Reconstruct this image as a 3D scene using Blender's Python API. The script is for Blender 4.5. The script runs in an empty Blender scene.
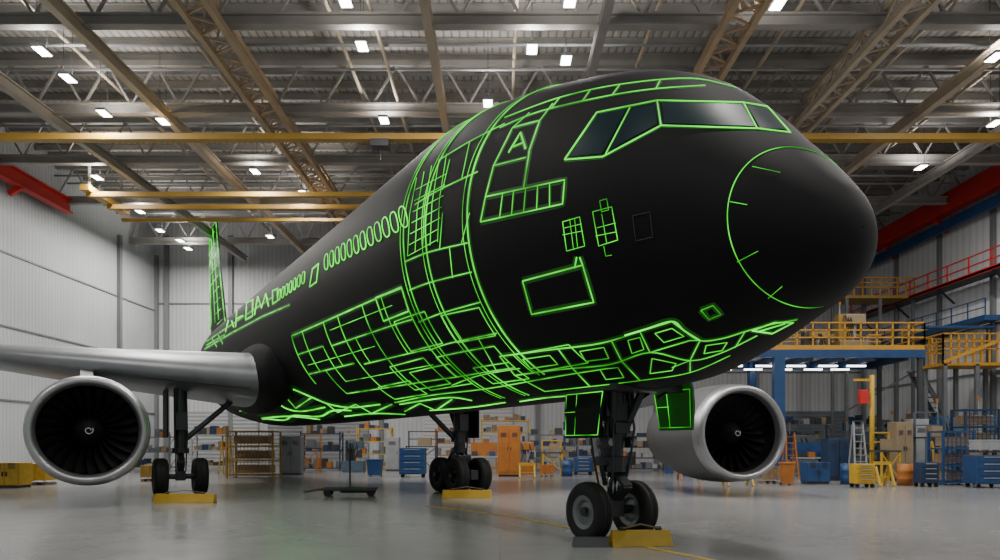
import bpy, math, random
from mathutils import Vector, Matrix
from mathutils.bvhtree import BVHTree
random.seed(4)
C = bpy.context.scene.collection
PI = math.pi
F = 700.0; HZ = 445.0; CH = 1.7

# ------------------------------------------------------------------ materials
def mat(name, col, rough=.6, metal=0., noise=0., nscale=3., emit=None, estr=0., bump=0., spec=None):
    m = bpy.data.materials.new(name); m.use_nodes = True
    nt = m.node_tree; b = nt.nodes['Principled BSDF']
    b.inputs['Base Color'].default_value = (*col, 1)
    b.inputs['Roughness'].default_value = rough
    b.inputs['Metallic'].default_value = metal
    if spec is not None: b.inputs['Specular IOR Level'].default_value = spec
    if noise or bump:
        tc = nt.nodes.new('ShaderNodeTexCoord'); n = nt.nodes.new('ShaderNodeTexNoise')
        n.inputs['Scale'].default_value = nscale; n.inputs['Detail'].default_value = 6
        nt.links.new(tc.outputs['Object'], n.inputs['Vector'])
        if noise:
            r = nt.nodes.new('ShaderNodeValToRGB')
            r.color_ramp.elements[0].position = .3; r.color_ramp.elements[1].position = .7
            r.color_ramp.elements[0].color = (*[c*(1-noise) for c in col], 1)
            r.color_ramp.elements[1].color = (*[min(1, c*(1+noise)) for c in col], 1)
            nt.links.new(n.outputs['Fac'], r.inputs['Fac']); nt.links.new(r.outputs['Color'], b.inputs['Base Color'])
        if bump:
            bp = nt.nodes.new('ShaderNodeBump'); bp.inputs['Strength'].default_value = bump
            nt.links.new(n.outputs['Fac'], bp.inputs['Height']); nt.links.new(bp.outputs['Normal'], b.inputs['Normal'])
    if emit:
        b.inputs['Emission Color'].default_value = (*emit, 1); b.inputs['Emission Strength'].default_value = estr
    return m

def neon(name, lo, hi, scale):
    """glowing strip whose brightness wanders along its length"""
    m = mat(name, (.01, .06, .01), .6, emit=(.06, 1, .03), estr=1)
    nt = m.node_tree; b = nt.nodes['Principled BSDF']
    tc = nt.nodes.new('ShaderNodeTexCoord'); n = nt.nodes.new('ShaderNodeTexNoise'); n.inputs['Scale'].default_value = scale
    nt.links.new(tc.outputs['Object'], n.inputs['Vector'])
    r = nt.nodes.new('ShaderNodeMapRange'); r.inputs['From Min'].default_value = .35; r.inputs['From Max'].default_value = .68
    r.inputs['To Min'].default_value = lo; r.inputs['To Max'].default_value = hi
    nt.links.new(n.outputs['Fac'], r.inputs['Value']); nt.links.new(r.outputs['Result'], b.inputs['Emission Strength'])
    return m

def ribbed(name, col, axis, period, rough=.55, dark=.75, metal=0., bump=.4):
    m = bpy.data.materials.new(name); m.use_nodes = True
    nt = m.node_tree; b = nt.nodes['Principled BSDF']
    b.inputs['Roughness'].default_value = rough; b.inputs['Metallic'].default_value = metal
    tc = nt.nodes.new('ShaderNodeTexCoord')
    w = nt.nodes.new('ShaderNodeTexWave'); w.wave_type = 'BANDS'; w.bands_direction = axis
    w.inputs['Scale'].default_value = 0.314/period
    w.inputs['Distortion'].default_value = 0
    nt.links.new(tc.outputs['Object'], w.inputs['Vector'])
    r = nt.nodes.new('ShaderNodeValToRGB')
    r.color_ramp.elements[0].position = 0.0; r.color_ramp.elements[1].position = .35
    r.color_ramp.elements[0].color = (*[c*dark for c in col], 1); r.color_ramp.elements[1].color = (*col, 1)
    nt.links.new(w.outputs['Fac'], r.inputs['Fac'])
    n = nt.nodes.new('ShaderNodeTexNoise'); n.inputs['Scale'].default_value = .25; n.inputs['Detail'].default_value = 4
    nt.links.new(tc.outputs['Object'], n.inputs['Vector'])
    mx = nt.nodes.new('ShaderNodeMix'); mx.data_type = 'RGBA'; mx.blend_type = 'MULTIPLY'
    mx.inputs['Factor'].default_value = .35
    nt.links.new(r.outputs['Color'], mx.inputs[6]); nt.links.new(n.outputs['Fac'], mx.inputs[7])
    nt.links.new(mx.outputs[2], b.inputs['Base Color'])
    bp = nt.nodes.new('ShaderNodeBump'); bp.inputs['Strength'].default_value = bump; bp.inputs['Distance'].default_value = .05
    nt.links.new(w.outputs['Fac'], bp.inputs['Height']); nt.links.new(bp.outputs['Normal'], b.inputs['Normal'])
    return m

M = {}
M['black'] = mat('matte_black_paint', (.0065, .0065, .007), .68, 0, .15, 1.2, spec=.18)
M['radome'] = mat('radome_black', (.006, .006, .0065), .62, spec=.18)
M['glass'] = mat('cockpit_glass', (.007, .022, .027), .4, spec=.12)
M['green'] = neon('glowing_green_line', .35, 2.0, 1.3)
M['green_hot'] = neon('bright_green_line', .8, 3.0, .9)
M['glow_in'] = neon('inner_glow_paint', .02, .17, .7)  # faint emission painting the lines' glow spill onto the hull
M['glow_out'] = neon('outer_glow_paint', .003, .035, .55)
M['green_dim'] = mat('dim_green_panel', (.012, .05, .012), .5, emit=(.05, .5, .03), estr=.04)
M['grey_line'] = mat('grey_panel_line', (.05, .055, .055), .5)
M['wing'] = mat('wing_grey', (.27, .28, .29), .38, .6, .08, 1.5)
M['silver'] = mat('polished_lip', (.42, .42, .43), .38, .85)
M['nacelle'] = mat('nacelle_grey', (.08, .084, .09), .42, .3)
M['nacelle2'] = mat('nacelle_satin_grey', (.13, .134, .14), .45, .3)
M['fan'] = mat('fan_blade_metal', (.008, .008, .0085), .6, 0, spec=.2)
M['darkin'] = mat('inlet_dark', (.006, .006, .0065), .7, spec=.2)
M['white'] = mat('spiral_white', (.45, .45, .44), .5)
M['rubber'] = mat('tyre_rubber', (.010, .010, .010), .75)
M['hub'] = mat('wheel_hub_grey', (.22, .23, .24), .4, .6)
M['hubd'] = mat('wheel_hub_dark', (.028, .029, .03), .55, .4)
M['gear'] = mat('gear_steel', (.045, .047, .05), .4, .5)
M['chrome'] = mat('gear_chrome', (.36, .36, .37), .22, 1)
M['yellow'] = mat('safety_yellow', (.50, .31, .02), .5, 0, .12, 4)
M['craney'] = mat('crane_yellow', (.40, .235, .035), .5, 0, .1, 1)
M['railo'] = mat('rail_orange_yellow', (.52, .26, .02), .5, 0, .1, 1)
M['orange'] = mat('machine_orange', (.36, .125, .018), .5, 0, .15, 3)
M['mustard'] = mat('mustard_cage', (.30, .18, .035), .6, 0, .2, 3)
M['blue'] = mat('steel_blue', (.014, .055, .16), .45, 0, .15, 2)
M['bgrey'] = mat('grey_blue_equipment', (.07, .105, .145), .5, 0, .15, 2)
M['dblue'] = mat('dark_blue', (.012, .032, .08), .5, 0, .15, 2)
M['red'] = mat('crane_red', (.55, .022, .018), .5, 0, .12, 1)
M['grey'] = mat('equipment_grey', (.12, .13, .14), .5, 0, .15, 2)
M['lgrey'] = mat('light_grey_steel', (.31, .32, .33), .5, 0, .12, 2)
M['dgrey'] = mat('dark_grey_steel', (.04, .042, .045), .5, 0, .15, 2)
M['tan'] = mat('tan_cabinet', (.25, .19, .115), .6, 0, .15, 2)
M['wood'] = mat('crate_wood', (.22, .145, .08), .7, 0, .25, 5)
M['roofsteel'] = mat('roof_steel_grey', (.31, .295, .27), .55, 0, .12, 1)
M['roofochre'] = mat('roof_steel_ochre', (.44, .32, .20), .55, 0, .12, 1)
M['rooftan'] = mat('roof_steel_tan', (.48, .40, .30), .55, 0, .12, 1)
M['column'] = mat('column_grey', (.16, .165, .17), .5)
M['lamp'] = mat('lamp_panel', (.9, .9, .9), .4, emit=(1, .98, .95), estr=16)
M['tube'] = mat('strip_light_tube', (.9, .9, .9), .4, emit=(1, 1, 1), estr=6)
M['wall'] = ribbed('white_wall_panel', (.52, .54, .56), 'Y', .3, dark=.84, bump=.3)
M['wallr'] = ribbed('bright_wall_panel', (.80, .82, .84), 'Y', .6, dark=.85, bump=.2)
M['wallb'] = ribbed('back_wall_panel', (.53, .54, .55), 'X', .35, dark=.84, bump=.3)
M['deck'] = ribbed('roof_deck', (.55, .53, .50), 'X', .35, dark=.5)
M['linepaint'] = mat('floor_paint_yellow', (.52, .36, .04), .5, 0, .2, 6)

def floor_mat():
    m = bpy.data.materials.new('polished_concrete'); m.use_nodes = True
    nt = m.node_tree; b = nt.nodes['Principled BSDF']
    tc = nt.nodes.new('ShaderNodeTexCoord')
    n = nt.nodes.new('ShaderNodeTexNoise'); n.inputs['Scale'].default_value = .15; n.inputs['Detail'].default_value = 5
    n2 = nt.nodes.new('ShaderNodeTexNoise'); n2.inputs['Scale'].default_value = 1.2; n2.inputs['Detail'].default_value = 4
    for q in (n, n2): nt.links.new(tc.outputs['Object'], q.inputs['Vector'])
    r = nt.nodes.new('ShaderNodeValToRGB')
    r.color_ramp.elements[0].position = .25; r.color_ramp.elements[1].position = .75
    r.color_ramp.elements[0].color = (.235, .238, .236, 1); r.color_ramp.elements[1].color = (.295, .295, .292, 1)
    nt.links.new(n.outputs['Fac'], r.inputs['Fac']); 
    mx = nt.nodes.new('ShaderNodeMix'); mx.data_type = 'RGBA'; mx.blend_type = 'MULTIPLY'; mx.inputs['Factor'].default_value = .12
    nt.links.new(r.outputs['Color'], mx.inputs[6]); nt.links.new(n2.outputs['Fac'], mx.inputs[7])
    br = nt.nodes.new('ShaderNodeTexBrick'); br.offset = 0
    br.inputs['Scale'].default_value = 1; br.inputs['Brick Width'].default_value = 6; br.inputs['Row Height'].default_value = 6
    br.inputs['Mortar Size'].default_value = .01
    br.inputs['Color1'].default_value = br.inputs['Color2'].default_value = (1, 1, 1, 1); br.inputs['Mortar'].default_value = (.8, .8, .8, 1)
    nt.links.new(tc.outputs['Object'], br.inputs['Vector'])
    m2 = nt.nodes.new('ShaderNodeMix'); m2.data_type = 'RGBA'; m2.blend_type = 'MULTIPLY'; m2.inputs['Factor'].default_value = 1
    nt.links.new(mx.outputs[2], m2.inputs[6]); nt.links.new(br.outputs['Color'], m2.inputs[7])
    nt.links.new(m2.outputs[2], b.inputs['Base Color'])
    mr = nt.nodes.new('ShaderNodeMapRange'); mr.inputs['To Min'].default_value = .16; mr.inputs['To Max'].default_value = .25
    nt.links.new(n2.outputs['Fac'], mr.inputs['Value']); nt.links.new(mr.outputs['Result'], b.inputs['Roughness'])
    return m
M['floor'] = floor_mat()

# ------------------------------------------------------------------ mesh builder
class MB:
    def __init__(s): s.v = []; s.f = []
    def add(s, vs, fs):
        o = len(s.v); s.v += [tuple(p) for p in vs]; s.f += [tuple(i+o for i in f) for f in fs]; return s
    def box(s, c, d, rz=0):
        x, y, z = [k/2 for k in d]; ca, sa = math.cos(rz), math.sin(rz); vs = []
        for a, b, e in ((-x,-y,-z),(x,-y,-z),(x,y,-z),(-x,y,-z),(-x,-y,z),(x,-y,z),(x,y,z),(-x,y,z)):
            vs.append((c[0]+a*ca-b*sa, c[1]+a*sa+b*ca, c[2]+e))
        return s.add(vs, [(0,3,2,1),(4,5,6,7),(0,1,5,4),(1,2,6,5),(2,3,7,6),(3,0,4,7)])
    def bar(s, p, q, w, h=None):
        h = h or w; p = Vector(p); q = Vector(q); d = (q-p).normalized()
        up = Vector((0,0,1)) if abs(d.z) < .95 else Vector((1,0,0))
        a = d.cross(up).normalized()*w/2; b = a.cross(d).normalized()*h/2
        vs = [p-a-b, p+a-b, p+a+b, p-a+b, q-a-b, q+a-b, q+a+b, q-a+b]
        return s.add(vs, [(0,1,2,3),(7,6,5,4),(0,4,5,1),(1,5,6,2),(2,6,7,3),(3,7,4,0)])
    def ibeam(s, p, q, w, h, t=.05):
        p = Vector(p); q = Vector(q); z = Vector((0,0,h/2))
        s.bar(p+z, q+z, w, t); s.bar(p-z, q-z, w, t); s.bar(p, q, t, h); return s
    def cyl(s, p, q, r1, r2=None, n=16, cap=True):
        r2 = r1 if r2 is None else r2; p = Vector(p); q = Vector(q); d = (q-p).normalized()
        up = Vector((0,0,1)) if abs(d.z) < .95 else Vector((1,0,0))
        a = d.cross(up).normalized(); b = a.cross(d)
        vs = []
        for c, r in ((p, r1), (q, r2)):
            for i in range(n):
                t = 2*PI*i/n; vs.append(c+a*r*math.cos(t)+b*r*math.sin(t))
        fs = [(i, (i+1) % n, n+(i+1) % n, n+i) for i in range(n)]
        if cap: fs += [tuple(range(n-1,-1,-1)), tuple(range(n, 2*n))]
        return s.add(vs, fs)
    def tube(s, pts, r, n=5, closed=False):
        pts = [Vector(p) for p in pts]; m = len(pts)
        if m < 2: return s
        vs = []; a = None
        for i, p in enumerate(pts):
            if closed: d = pts[(i+1) % m]-pts[i-1]
            else: d = pts[min(i+1, m-1)]-pts[max(i-1, 0)]
            if d.length < 1e-6: d = Vector((1,0,0))
            d.normalize()
            if a is None:
                up = Vector((0,0,1)) if abs(d.z) < .9 else Vector((1,0,0)); a = d.cross(up).normalized()
            else:
                a = a-d*a.dot(d)
                a = a.normalized() if a.length > 1e-6 else d.orthogonal().normalized()
            b = a.cross(d); rr = r[i] if isinstance(r, list) else r
            for k in range(n):
                t = 2*PI*k/n; vs.append(p+a*rr*math.cos(t)+b*rr*math.sin(t))
        fs = []
        for i in range(m if closed else m-1):
            j = (i+1) % m
            for k in range(n):
                l = (k+1) % n; fs.append((i*n+k, i*n+l, j*n+l, j*n+k))
        if not closed: fs += [tuple(range(n-1,-1,-1)), tuple((m-1)*n+k for k in range(n))]
        return s.add(vs, fs)
    def lathe(s, prof, org, d, n=48):
        org = Vector(org); d = Vector(d).normalized()
        up = Vector((0,0,1)) if abs(d.z) < .95 else Vector((1,0,0))
        a = d.cross(up).normalized(); b = a.cross(d); vs = []
        for r, z in prof:
            for i in range(n):
                t = 2*PI*i/n; vs.append(org+d*z+a*r*math.cos(t)+b*r*math.sin(t))
        fs = [(j*n+i, j*n+(i+1) % n, (j+1)*n+(i+1) % n, (j+1)*n+i) for j in range(len(prof)-1) for i in range(n)]
        return s.add(vs, fs)
    def build(s, name, m, parent=None, smooth=False, bevel=0):
        me = bpy.data.meshes.new(name); me.from_pydata(s.v, [], s.f); me.update()
        if smooth:
            me.polygons.foreach_set('use_smooth', [True]*len(me.polygons))
        o = bpy.data.objects.new(name, me); C.objects.link(o)
        me.materials.append(m)
        if parent: o.parent = parent
        if bevel:
            bv = o.modifiers.new('bevel', 'BEVEL'); bv.width = bevel; bv.segments = 2; bv.limit_method = 'ANGLE'
        return o

def tag(o, label, cat, group=None):
    o['label'] = label; o['category'] = cat
    if group: o['group'] = group
    return o
def T(name, label, cat, loc=(0,0,0), rz=0, group=None):
    o = bpy.data.objects.new(name, None); C.objects.link(o); o.location = loc; o.rotation_euler = (0,0,rz)
    o.empty_display_size = .3
    return tag(o, label, cat, group)
def struct(o): o['kind'] = 'structure'; return o
def gx(px, Y): return (px-500)/F*Y
def gz(py, Y): return CH+(HZ-py)/F*Y
def ground(px, py):
    Y = F*CH/(py-HZ); return (gx(px, Y), Y)

# ------------------------------------------------------------------ the hangar shell
XL, XR, YB, YF, ZD = -27.5, 29.0, 56.0, -6.0, 19.5
fl = MB().box(((XL+XR)/2, (YB+YF)/2, -.1), (XR-XL+.6, YB-YF+.6, .2)).build('floor', M['floor']); struct(fl)
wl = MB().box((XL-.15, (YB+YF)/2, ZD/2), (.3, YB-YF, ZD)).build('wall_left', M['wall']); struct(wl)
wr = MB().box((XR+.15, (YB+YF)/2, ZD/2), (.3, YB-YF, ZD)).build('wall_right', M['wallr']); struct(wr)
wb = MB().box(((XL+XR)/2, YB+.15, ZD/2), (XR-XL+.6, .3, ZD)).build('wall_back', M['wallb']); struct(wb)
ce = MB().box(((XL+XR)/2, (YB+YF)/2, ZD+.1), (XR-XL+.6, YB-YF+.6, .2)).build('ceiling', M['deck']); struct(ce)
for y in [15+1.2*k for k in range(34)]:
    MB().ibeam((XL, y, ZD-.2), (XR, y, ZD-.2), .14, .3, .05).build('purlin', M['roofsteel'], ce)
m = MB()
for y in (50.4, 55.8): m.box((XL+.12, y, 8.4), (.24, .3, 16.8))
struct(m.build('trim_1', M['column']))
m = MB()
for z in (4.2, 8.3, 12.4): m.box((XL+.03, (YB+YF)/2, z), (.06, YB-YF, .1))
struct(m.build('trim_2', M['column']))
m = MB()
for x in (-26.6, -21.5, -9.5, 3, 12.5, 20.5): m.box((x, YB-.12, 9.2), (.34, .24, 18.4))
struct(m.build('trim_3', M['column']))
m = MB()
for z in (7.5, 13): m.box(((XL+XR)/2, YB-.03, z), (XR-XL, .06, .12))
struct(m.build('trim_4', M['grey']))
m = MB()
for y in (41, 46, 51, 55.6): m.box((XR-.12, y, 7.8), (.24, .24, 15.6))
for z in (3.2, 6.0, 8.8): m.box((XR-.05, (YB+YF)/2, z), (.1, YB-YF, .12))
struct(m.build('trim_5', M['column']))
struct(MB().box((-22.5, YB-.1, 2.2), (6.4, .16, 4.4)).build('door_1', ribbed('mid_grey_roller', (.40, .41, .42), 'Z', .3)))
struct(MB().box((-14.5, YB-.1, 2.6), (8, .16, 5.2)).build('door_2', ribbed('grey_roller', (.28, .29, .30), 'Z', .3)))
struct(MB().box((-2.5, YB-.1, 2.6), (7, .16, 5.2)).build('door_3', ribbed('pale_roller', (.55, .56, .56), 'Z', .3)))
struct(MB().box((25, YB-.1, 2.2), (5, .16, 4.4)).build('door_4', ribbed('blue_grey_roller', (.18, .21, .24), 'Z', .3)))

# crane runways on both walls
t = T('crane_runway', 'red crane runway girder high along the left white wall', 'crane rail', (XL+.75, 20, 0))
MB().ibeam((0, -24, 16.5), (0, 23.5, 16.5), .5, .8, .08).build('girder', M['red'], t)
for y in (-20, -12, -4, 4, 12, 19): MB().bar((-.6, y, 15.7), (.1, y, 16.1), .2, .3).build('bracket', M['red'], t)
t = T('crane_runway', 'deep red crane runway girder high along the right wall', 'crane rail', (XR-1.0, 20, 0))
MB().ibeam((0, -24, 16.8), (0, 35.2, 16.8), .6, 1.1, .1).build('girder', M['red'], t)
MB().bar((-.31, -24, 16.8), (-.31, 35.2, 16.8), .04, 1.0).build('web_plate', M['red'], t)
MB().bar((.3, -24, 15.6), (.3, 35.2, 15.6), .3, .6).build('conduit_tray', M['blue'], t)
for y in (-20, -12, -4, 4, 12, 19, 25, 31): MB().bar((.8, y, 15.4), (0, y, 16.2), .25, .3).build('bracket', M['red'], t)

# roof trusses across the hangar
ordn = ['nearest', 'second', 'third', 'fourth', 'fifth']
for k, y in enumerate((25, 31.6, 37.2, 43.4, 52)):
    t = T('roof_truss', f'{ordn[k]} grey roof truss from the camera, spanning wall to wall' if k else 'grey roof truss nearest the camera, spanning wall to wall', 'roof truss', (0, y, 0), 0, 'transverse roof trusses')
    MB().ibeam((XL, 0, 16.85), (XR, 0, 16.85), .34, .38, .08).build('bottom_chord', M['roofsteel'], t)
    MB().bar((XL, 0, 18.9), (XR, 0, 18.9), .25, .25).build('top_chord', M['roofsteel'], t)
    n = 26; s = (XR-XL)/n
    m = MB()
    for i in range(n):
        a = XL+i*s
        m.bar((a, 0, 17), (a+s/2, 0, 18.85), .09); m.bar((a+s/2, 0, 18.85), (a+s, 0, 17), .09)
    m.build('web', M['roofsteel'], t)
def longtruss(x, label, mt, w=.9):
    t = T('roof_girder', label, 'roof girder', (x, 0, 0))
    for s in (-1, 1): MB().bar((s*w/2, 8, 16.2), (s*w/2, YB-.2, 16.2), .2, .26).build('bottom_chord', mt, t)
    MB().bar((0, 8, 17.3), (0, YB-.2, 17.3), .22, .22).build('top_chord', mt, t)
    m = MB(); y = 8
    while y < YB-2:
        m.bar((-w/2, y, 16.2), (w/2, y+.6, 16.2), .07); m.bar((w/2, y+.6, 16.2), (-w/2, y+1.2, 16.2), .07)
        for s in (-1, 1):
            m.bar((s*w/2, y, 16.2), (0, y+.6, 17.3), .06); m.bar((0, y+.6, 17.3), (s*w/2, y+1.2, 16.2), .06)
        y += 1.2
    m.build('lattice', mt, t)
longtruss(-10.1, 'ochre lattice girder running lengthwise left of the aircraft under the roof', M['roofochre'], 1.0)
longtruss(8.2, 'ochre lattice girder running lengthwise above the aircraft nose', M['roofochre'], 1.0)
longtruss(13.8, 'tan lattice girder running lengthwise right of the aircraft nose', M['rooftan'], .8)
def longbeam(x, label, mt, z=16.45, w=.3, h=.46):
    t = MB().ibeam((x, 6, z), (x, YB-.3, z), w, h, .06).build('roof_beam', mt); tag(t, label, 'roof beam')
longbeam(-2.5, 'single tan roof beam running lengthwise over the middle of the fuselage', M['rooftan'])
longbeam(-14.9, 'tan roof beam running lengthwise next left of the ochre lattice girder', M['rooftan'])
longbeam(-20.2, 'grey roof beam running lengthwise nearest the left wall', M['roofsteel'])
longbeam(3.6, 'grey roof beam running lengthwise above the cockpit roof', M['roofsteel'])
longbeam(18.6, 'tan roof beam running lengthwise second from the right wall', M['rooftan'])
longbeam(23.6, 'grey roof beam running lengthwise nearest the right wall', M['roofsteel'])
for x, z, lb in ((-12.2, 17.9, 'thin tan sprinkler pipe running lengthwise left of the ochre lattice girder'), (-6.3, 17.7, 'thin tan sprinkler pipe between the ochre girder and the middle roof beam'), (11, 17.8, 'thin tan sprinkler pipe between the two right lattice girders'), (16.3, 17.7, 'thin tan sprinkler pipe right of the tan lattice girder'), (-17.5, 18, 'thin tan sprinkler pipe between the two leftmost roof beams'), (.6, 17.9, 'thin tan sprinkler pipe just right of the middle tan roof beam'), (-4.6, 17.2, 'thin tan sprinkler pipe just left of the middle tan roof beam'), (21, 17.75, 'thin tan sprinkler pipe between the two rightmost roof beams'), (5.8, 17.75, 'thin tan sprinkler pipe between the cockpit roof beam and the ochre girder')):
    tag(MB().cyl((x, 8, z), (x, YB-.3, z), .08, n=8).build('sprinkler_pipe', M['rooftan'], smooth=True), lb, 'pipe')
cp = None
for y in (23.6, 26.2, 27.6, 29.4, 33.6, 34.6, 35.8, 39.2, 41, 42.2, 46, 47.6, 49.4):
    if cp is None: cp = q = tag(MB().cyl((XL+1.4, 0, 17.47), (XR-1.7, 0, 17.47), .06, n=8).build('conduit_pipe', M['lgrey'], smooth=True), 'thin pale conduit pipe running across the hangar below the roof deck', 'pipe', 'conduit pipes across the roof')
    else: q = cp.copy(); C.objects.link(q)
    q.location = (0, y, 0)
# yellow overhead cranes
t = T('overhead_crane', 'long yellow crane bridge spanning the whole hangar behind the cockpit', 'overhead crane', (0, 31, 0))
MB().box((.4, 0, 15.3), (XR-XL-2.6, .4, .26)).build('bridge_girder', M['craney'], t)
MB().box((.4, .2, 15.48), (XR-XL-2.6, .12, .06)).build('rail', M['dgrey'], t)
for x in (XL+1.6, XR-2.0): MB().box((x, 0, 15.55), (.7, 1.6, .4)).build('end_truck', M['craney'], t)
h = MB().box((-5.3, 0, 15.0), (.8, .6, .3)).build('hoist', M['dgrey'], t)
MB().cyl((-5.3, 0, 14.9), (-5.3, 0, 14.3), .03, n=6).build('hook_cable', M['dgrey'], h)
t = T('overhead_crane', 'shorter far double yellow crane bridge over the wing at left', 'overhead crane', (0, 39.4, 0))
for y in (-1.2, .8): MB().box((-14, y, 15.35), (17, .3, .24)).build('bridge_girder', M['craney'], t)
MB().box((-14, 2.3, 15.1), (17, .2, .18)).build('service_rail', M['craney'], t)
for x in (-22.4, -5.6): MB().box((x, .4, 15.6), (.5, 4.2, .3)).build('end_truck', M['craney'], t)
for x in (-22.4, -5.6):
    for y in (-1.2, 2): MB().bar((x, y, 15.7), (x, y, 18.8), .1).build('hanger', M['roofsteel'], t)

# high bay lights: fixtures with lamps, plus added uplights and unseen front lights
LZ = 16.1
LP = [(362,47,'above the fuselage crown, left of the middle roof beam'),(532,50,'left one of the pair right above the cockpit roof'),
(566,61,'right one of the pair right above the cockpit roof'),(163,122,'just above the long yellow crane bridge, left half'),
(68,79,'second from the top left corner of the ceiling'),(42,52,'nearest the top left corner of the ceiling'),
(255,172,'just right of the tan beam below the long yellow crane bridge'),(97,178,'close to the left wall below the long yellow crane bridge'),
(270,237,'lowest one just left of the fuselage crown'),(140,212,'above the short far crane bridge end at left'),
(180,241,'right one of the low pair near the tail fin'),(160,231,'left one of the low pair near the tail fin'),
(302,220,'right beside the fuselage crown below the ochre lattice girder'),(104,114,'left wall side, level with the long yellow crane bridge'),
(384,121,'hanging by the crane hoist over the fuselage'),(488,104,'just behind the fuselage crown in the middle'),
(921,168,'alone at right below the long yellow crane bridge'),(778,5,'at the top edge right of the cockpit'),
(995,124,'at the right edge just above the yellow crane bridge'),(995,58,'near the top right corner of the ceiling'),
(570,2,'at the top edge over the cockpit'),(345,2,'at the top edge left of the middle'),
(303,193,'tiny one between the far crane bridge and the fuselage'),(188,249,'lowest one right above the tail fin tip')]
def light(x, y, label, pw):
    t = T('ceiling_light', label, 'ceiling light', (x, y, LZ), 0, 'high bay ceiling lights')
    MB().box((0, 0, .08), (.42, .66, .1)).build('housing', M['lgrey'], t)
    MB().box((0, 0, .015), (.36, .6, .03)).build('diffuser', M['lamp'], t)
    for s in (-.28, .28): MB().bar((0, s, .13), (0, s, 2.9), .015).build('hanger', M['dgrey'], t)
    for nm, up, e in (('high_bay_lamp', 0, pw), ('added_uplight', 1, pw*.2)):  # upward lamp is added to brighten the roof deck and trusses
        L = bpy.data.lights.new(nm, 'AREA'); L.shape = 'RECTANGLE'; L.size = .34; L.size_y = .56
        L.energy = e; L.color = (1, .965, .92)
        o = bpy.data.objects.new(nm, L); C.objects.link(o); o.parent = t; o.location = (0, 0, .15 if up else -.03)
        if up: o.rotation_euler = (PI, 0, 0)
PW = 500
for px, py, lb in LP:
    Y = F*(LZ-CH)/(HZ-py); light(gx(px, Y), Y, 'small bright ceiling light '+lb, PW)
for i, (x, y) in enumerate([(-20, 12), (-7, 12), (7, 12), (20, 12), (-14, 3), (0, 3), (14, 3), (22, 20), (14, 19)]):  # unseen ceiling lights, added to light the hangar from the front
    light(x, y, 'added unseen ceiling light overhead in the front bay of the roof', PW*1.1)

# ------------------------------------------------------------------ aircraft
HD = math.radians(31)
AX, AY = 2.0, 12.5
AR = math.atan2(-math.cos(HD), math.sin(HD))
air = T('jet_airliner', 'matte black jet airliner with glowing green panel outlines parked on the hangar floor', 'aircraft', (AX, AY, 0), AR)
W2L = (Matrix.Translation((AX, AY, 0)) @ Matrix.Rotation(AR, 4, 'Z')).inverted()
# local frame: +x nose, +y port, z up;  t = -x
ST = [(-4.68,4.36,4.34,.01),(-4.655,4.58,4.12,.23),(-4.56,4.83,3.90,.49),(-4.38,5.08,3.71,.77),(-4.15,5.36,3.57,1.02),(-3.9,5.65,3.46,1.25),(-3.6,5.97,3.34,1.47),(-3.1,6.54,3.14,1.82),(-2.46,7.12,2.91,2.19),(-1.6,7.56,2.7,2.5),(-.4,7.96,2.62,2.74),(.6,8.22,2.58,2.86),(2,8.5,2.56,2.96),(3.5,8.6,2.55,3),(12,8.6,2.5,3),(22,8.6,2.55,3),(28.5,8.6,3.0,2.88),(33,8.55,3.9,2.42),(37,8.4,5.1,1.78),(41,8.1,6.3,1.05),(44,7.75,7.0,.45),(45,7.5,7.25,.12)]
def pchip(xs, ys):
    n = len(xs); h = [xs[i+1]-xs[i] for i in range(n-1)]; dl = [(ys[i+1]-ys[i])/h[i] for i in range(n-1)]
    d = [dl[0]]+[0]*(n-2)+[dl[-1]]
    for i in range(1, n-1):
        if dl[i-1]*dl[i] > 0:
            w1 = 2*h[i]+h[i-1]; w2 = h[i]+2*h[i-1]; d[i] = (w1+w2)/(w1/dl[i-1]+w2/dl[i])
    def f(x):
        x = min(max(x, xs[0]), xs[-1]); i = 0
        while i < n-2 and x > xs[i+1]: i += 1
        s = (x-xs[i])/h[i]; s2 = s*s; s3 = s2*s
        return (2*s3-3*s2+1)*ys[i]+(s3-2*s2+s)*h[i]*d[i]+(-2*s3+3*s2)*ys[i+1]+(s3-s2)*h[i]*d[i+1]
    return f
T0 = ST[0][0]
us = [math.sqrt(s[0]-T0) for s in ST]
fzt, fzb, fw = pchip(us, [s[1] for s in ST]), pchip(us, [s[2] for s in ST]), pchip(us, [s[3] for s in ST])
def surf(t, ph, off=0):
    u = math.sqrt(max(t-T0, 0)); a, b, w = fzt(u), fzb(u), fw(u); h = (a-b)/2+off; w += off
    return Vector((-t, w*math.sin(ph), (a+b)/2+h*math.cos(ph)))
NS = 112
def gridmesh(rows, uf):
    v = []; f = []
    for j in range(rows+1):
        for i in range(NS):
            ph = 2*PI*i/NS; v.append(surf(T0+uf(ph, j/rows)**2, ph))
    for j in range(rows):
        for i in range(NS):
            k = (i+1) % NS; f.append((j*NS+i, (j+1)*NS+i, (j+1)*NS+k, j*NS+k))
    return v, f
umax = math.sqrt(45-T0)
v0, f0 = gridmesh(170, lambda ph, s: umax*s)
bvh = BVHTree.FromPolygons([tuple(p) for p in v0], f0)
camL = W2L @ Vector((0, 0, CH))
R3 = W2L.to_3x3()
def cast(px, py, off=.010, force=False):
    for it in range(14 if force else 1):
        d = R3 @ Vector(((px-500)/F, 1, (HZ-py)/F)); d.normalize()
        h, n, i, dist = bvh.ray_cast(camL, d)
        if h is not None:
            if n.dot(d) > 0: n = -n
            return h+n*off
        px += (640-px)*.012; py += (230-py)*.012
    return None
A_, B_, C_ = cast(797, 148, 0, True), cast(728, 224, 0), cast(802, 307, 0, True)
pn = (B_-A_).cross(C_-A_).normalized()
uRs = {}
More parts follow.
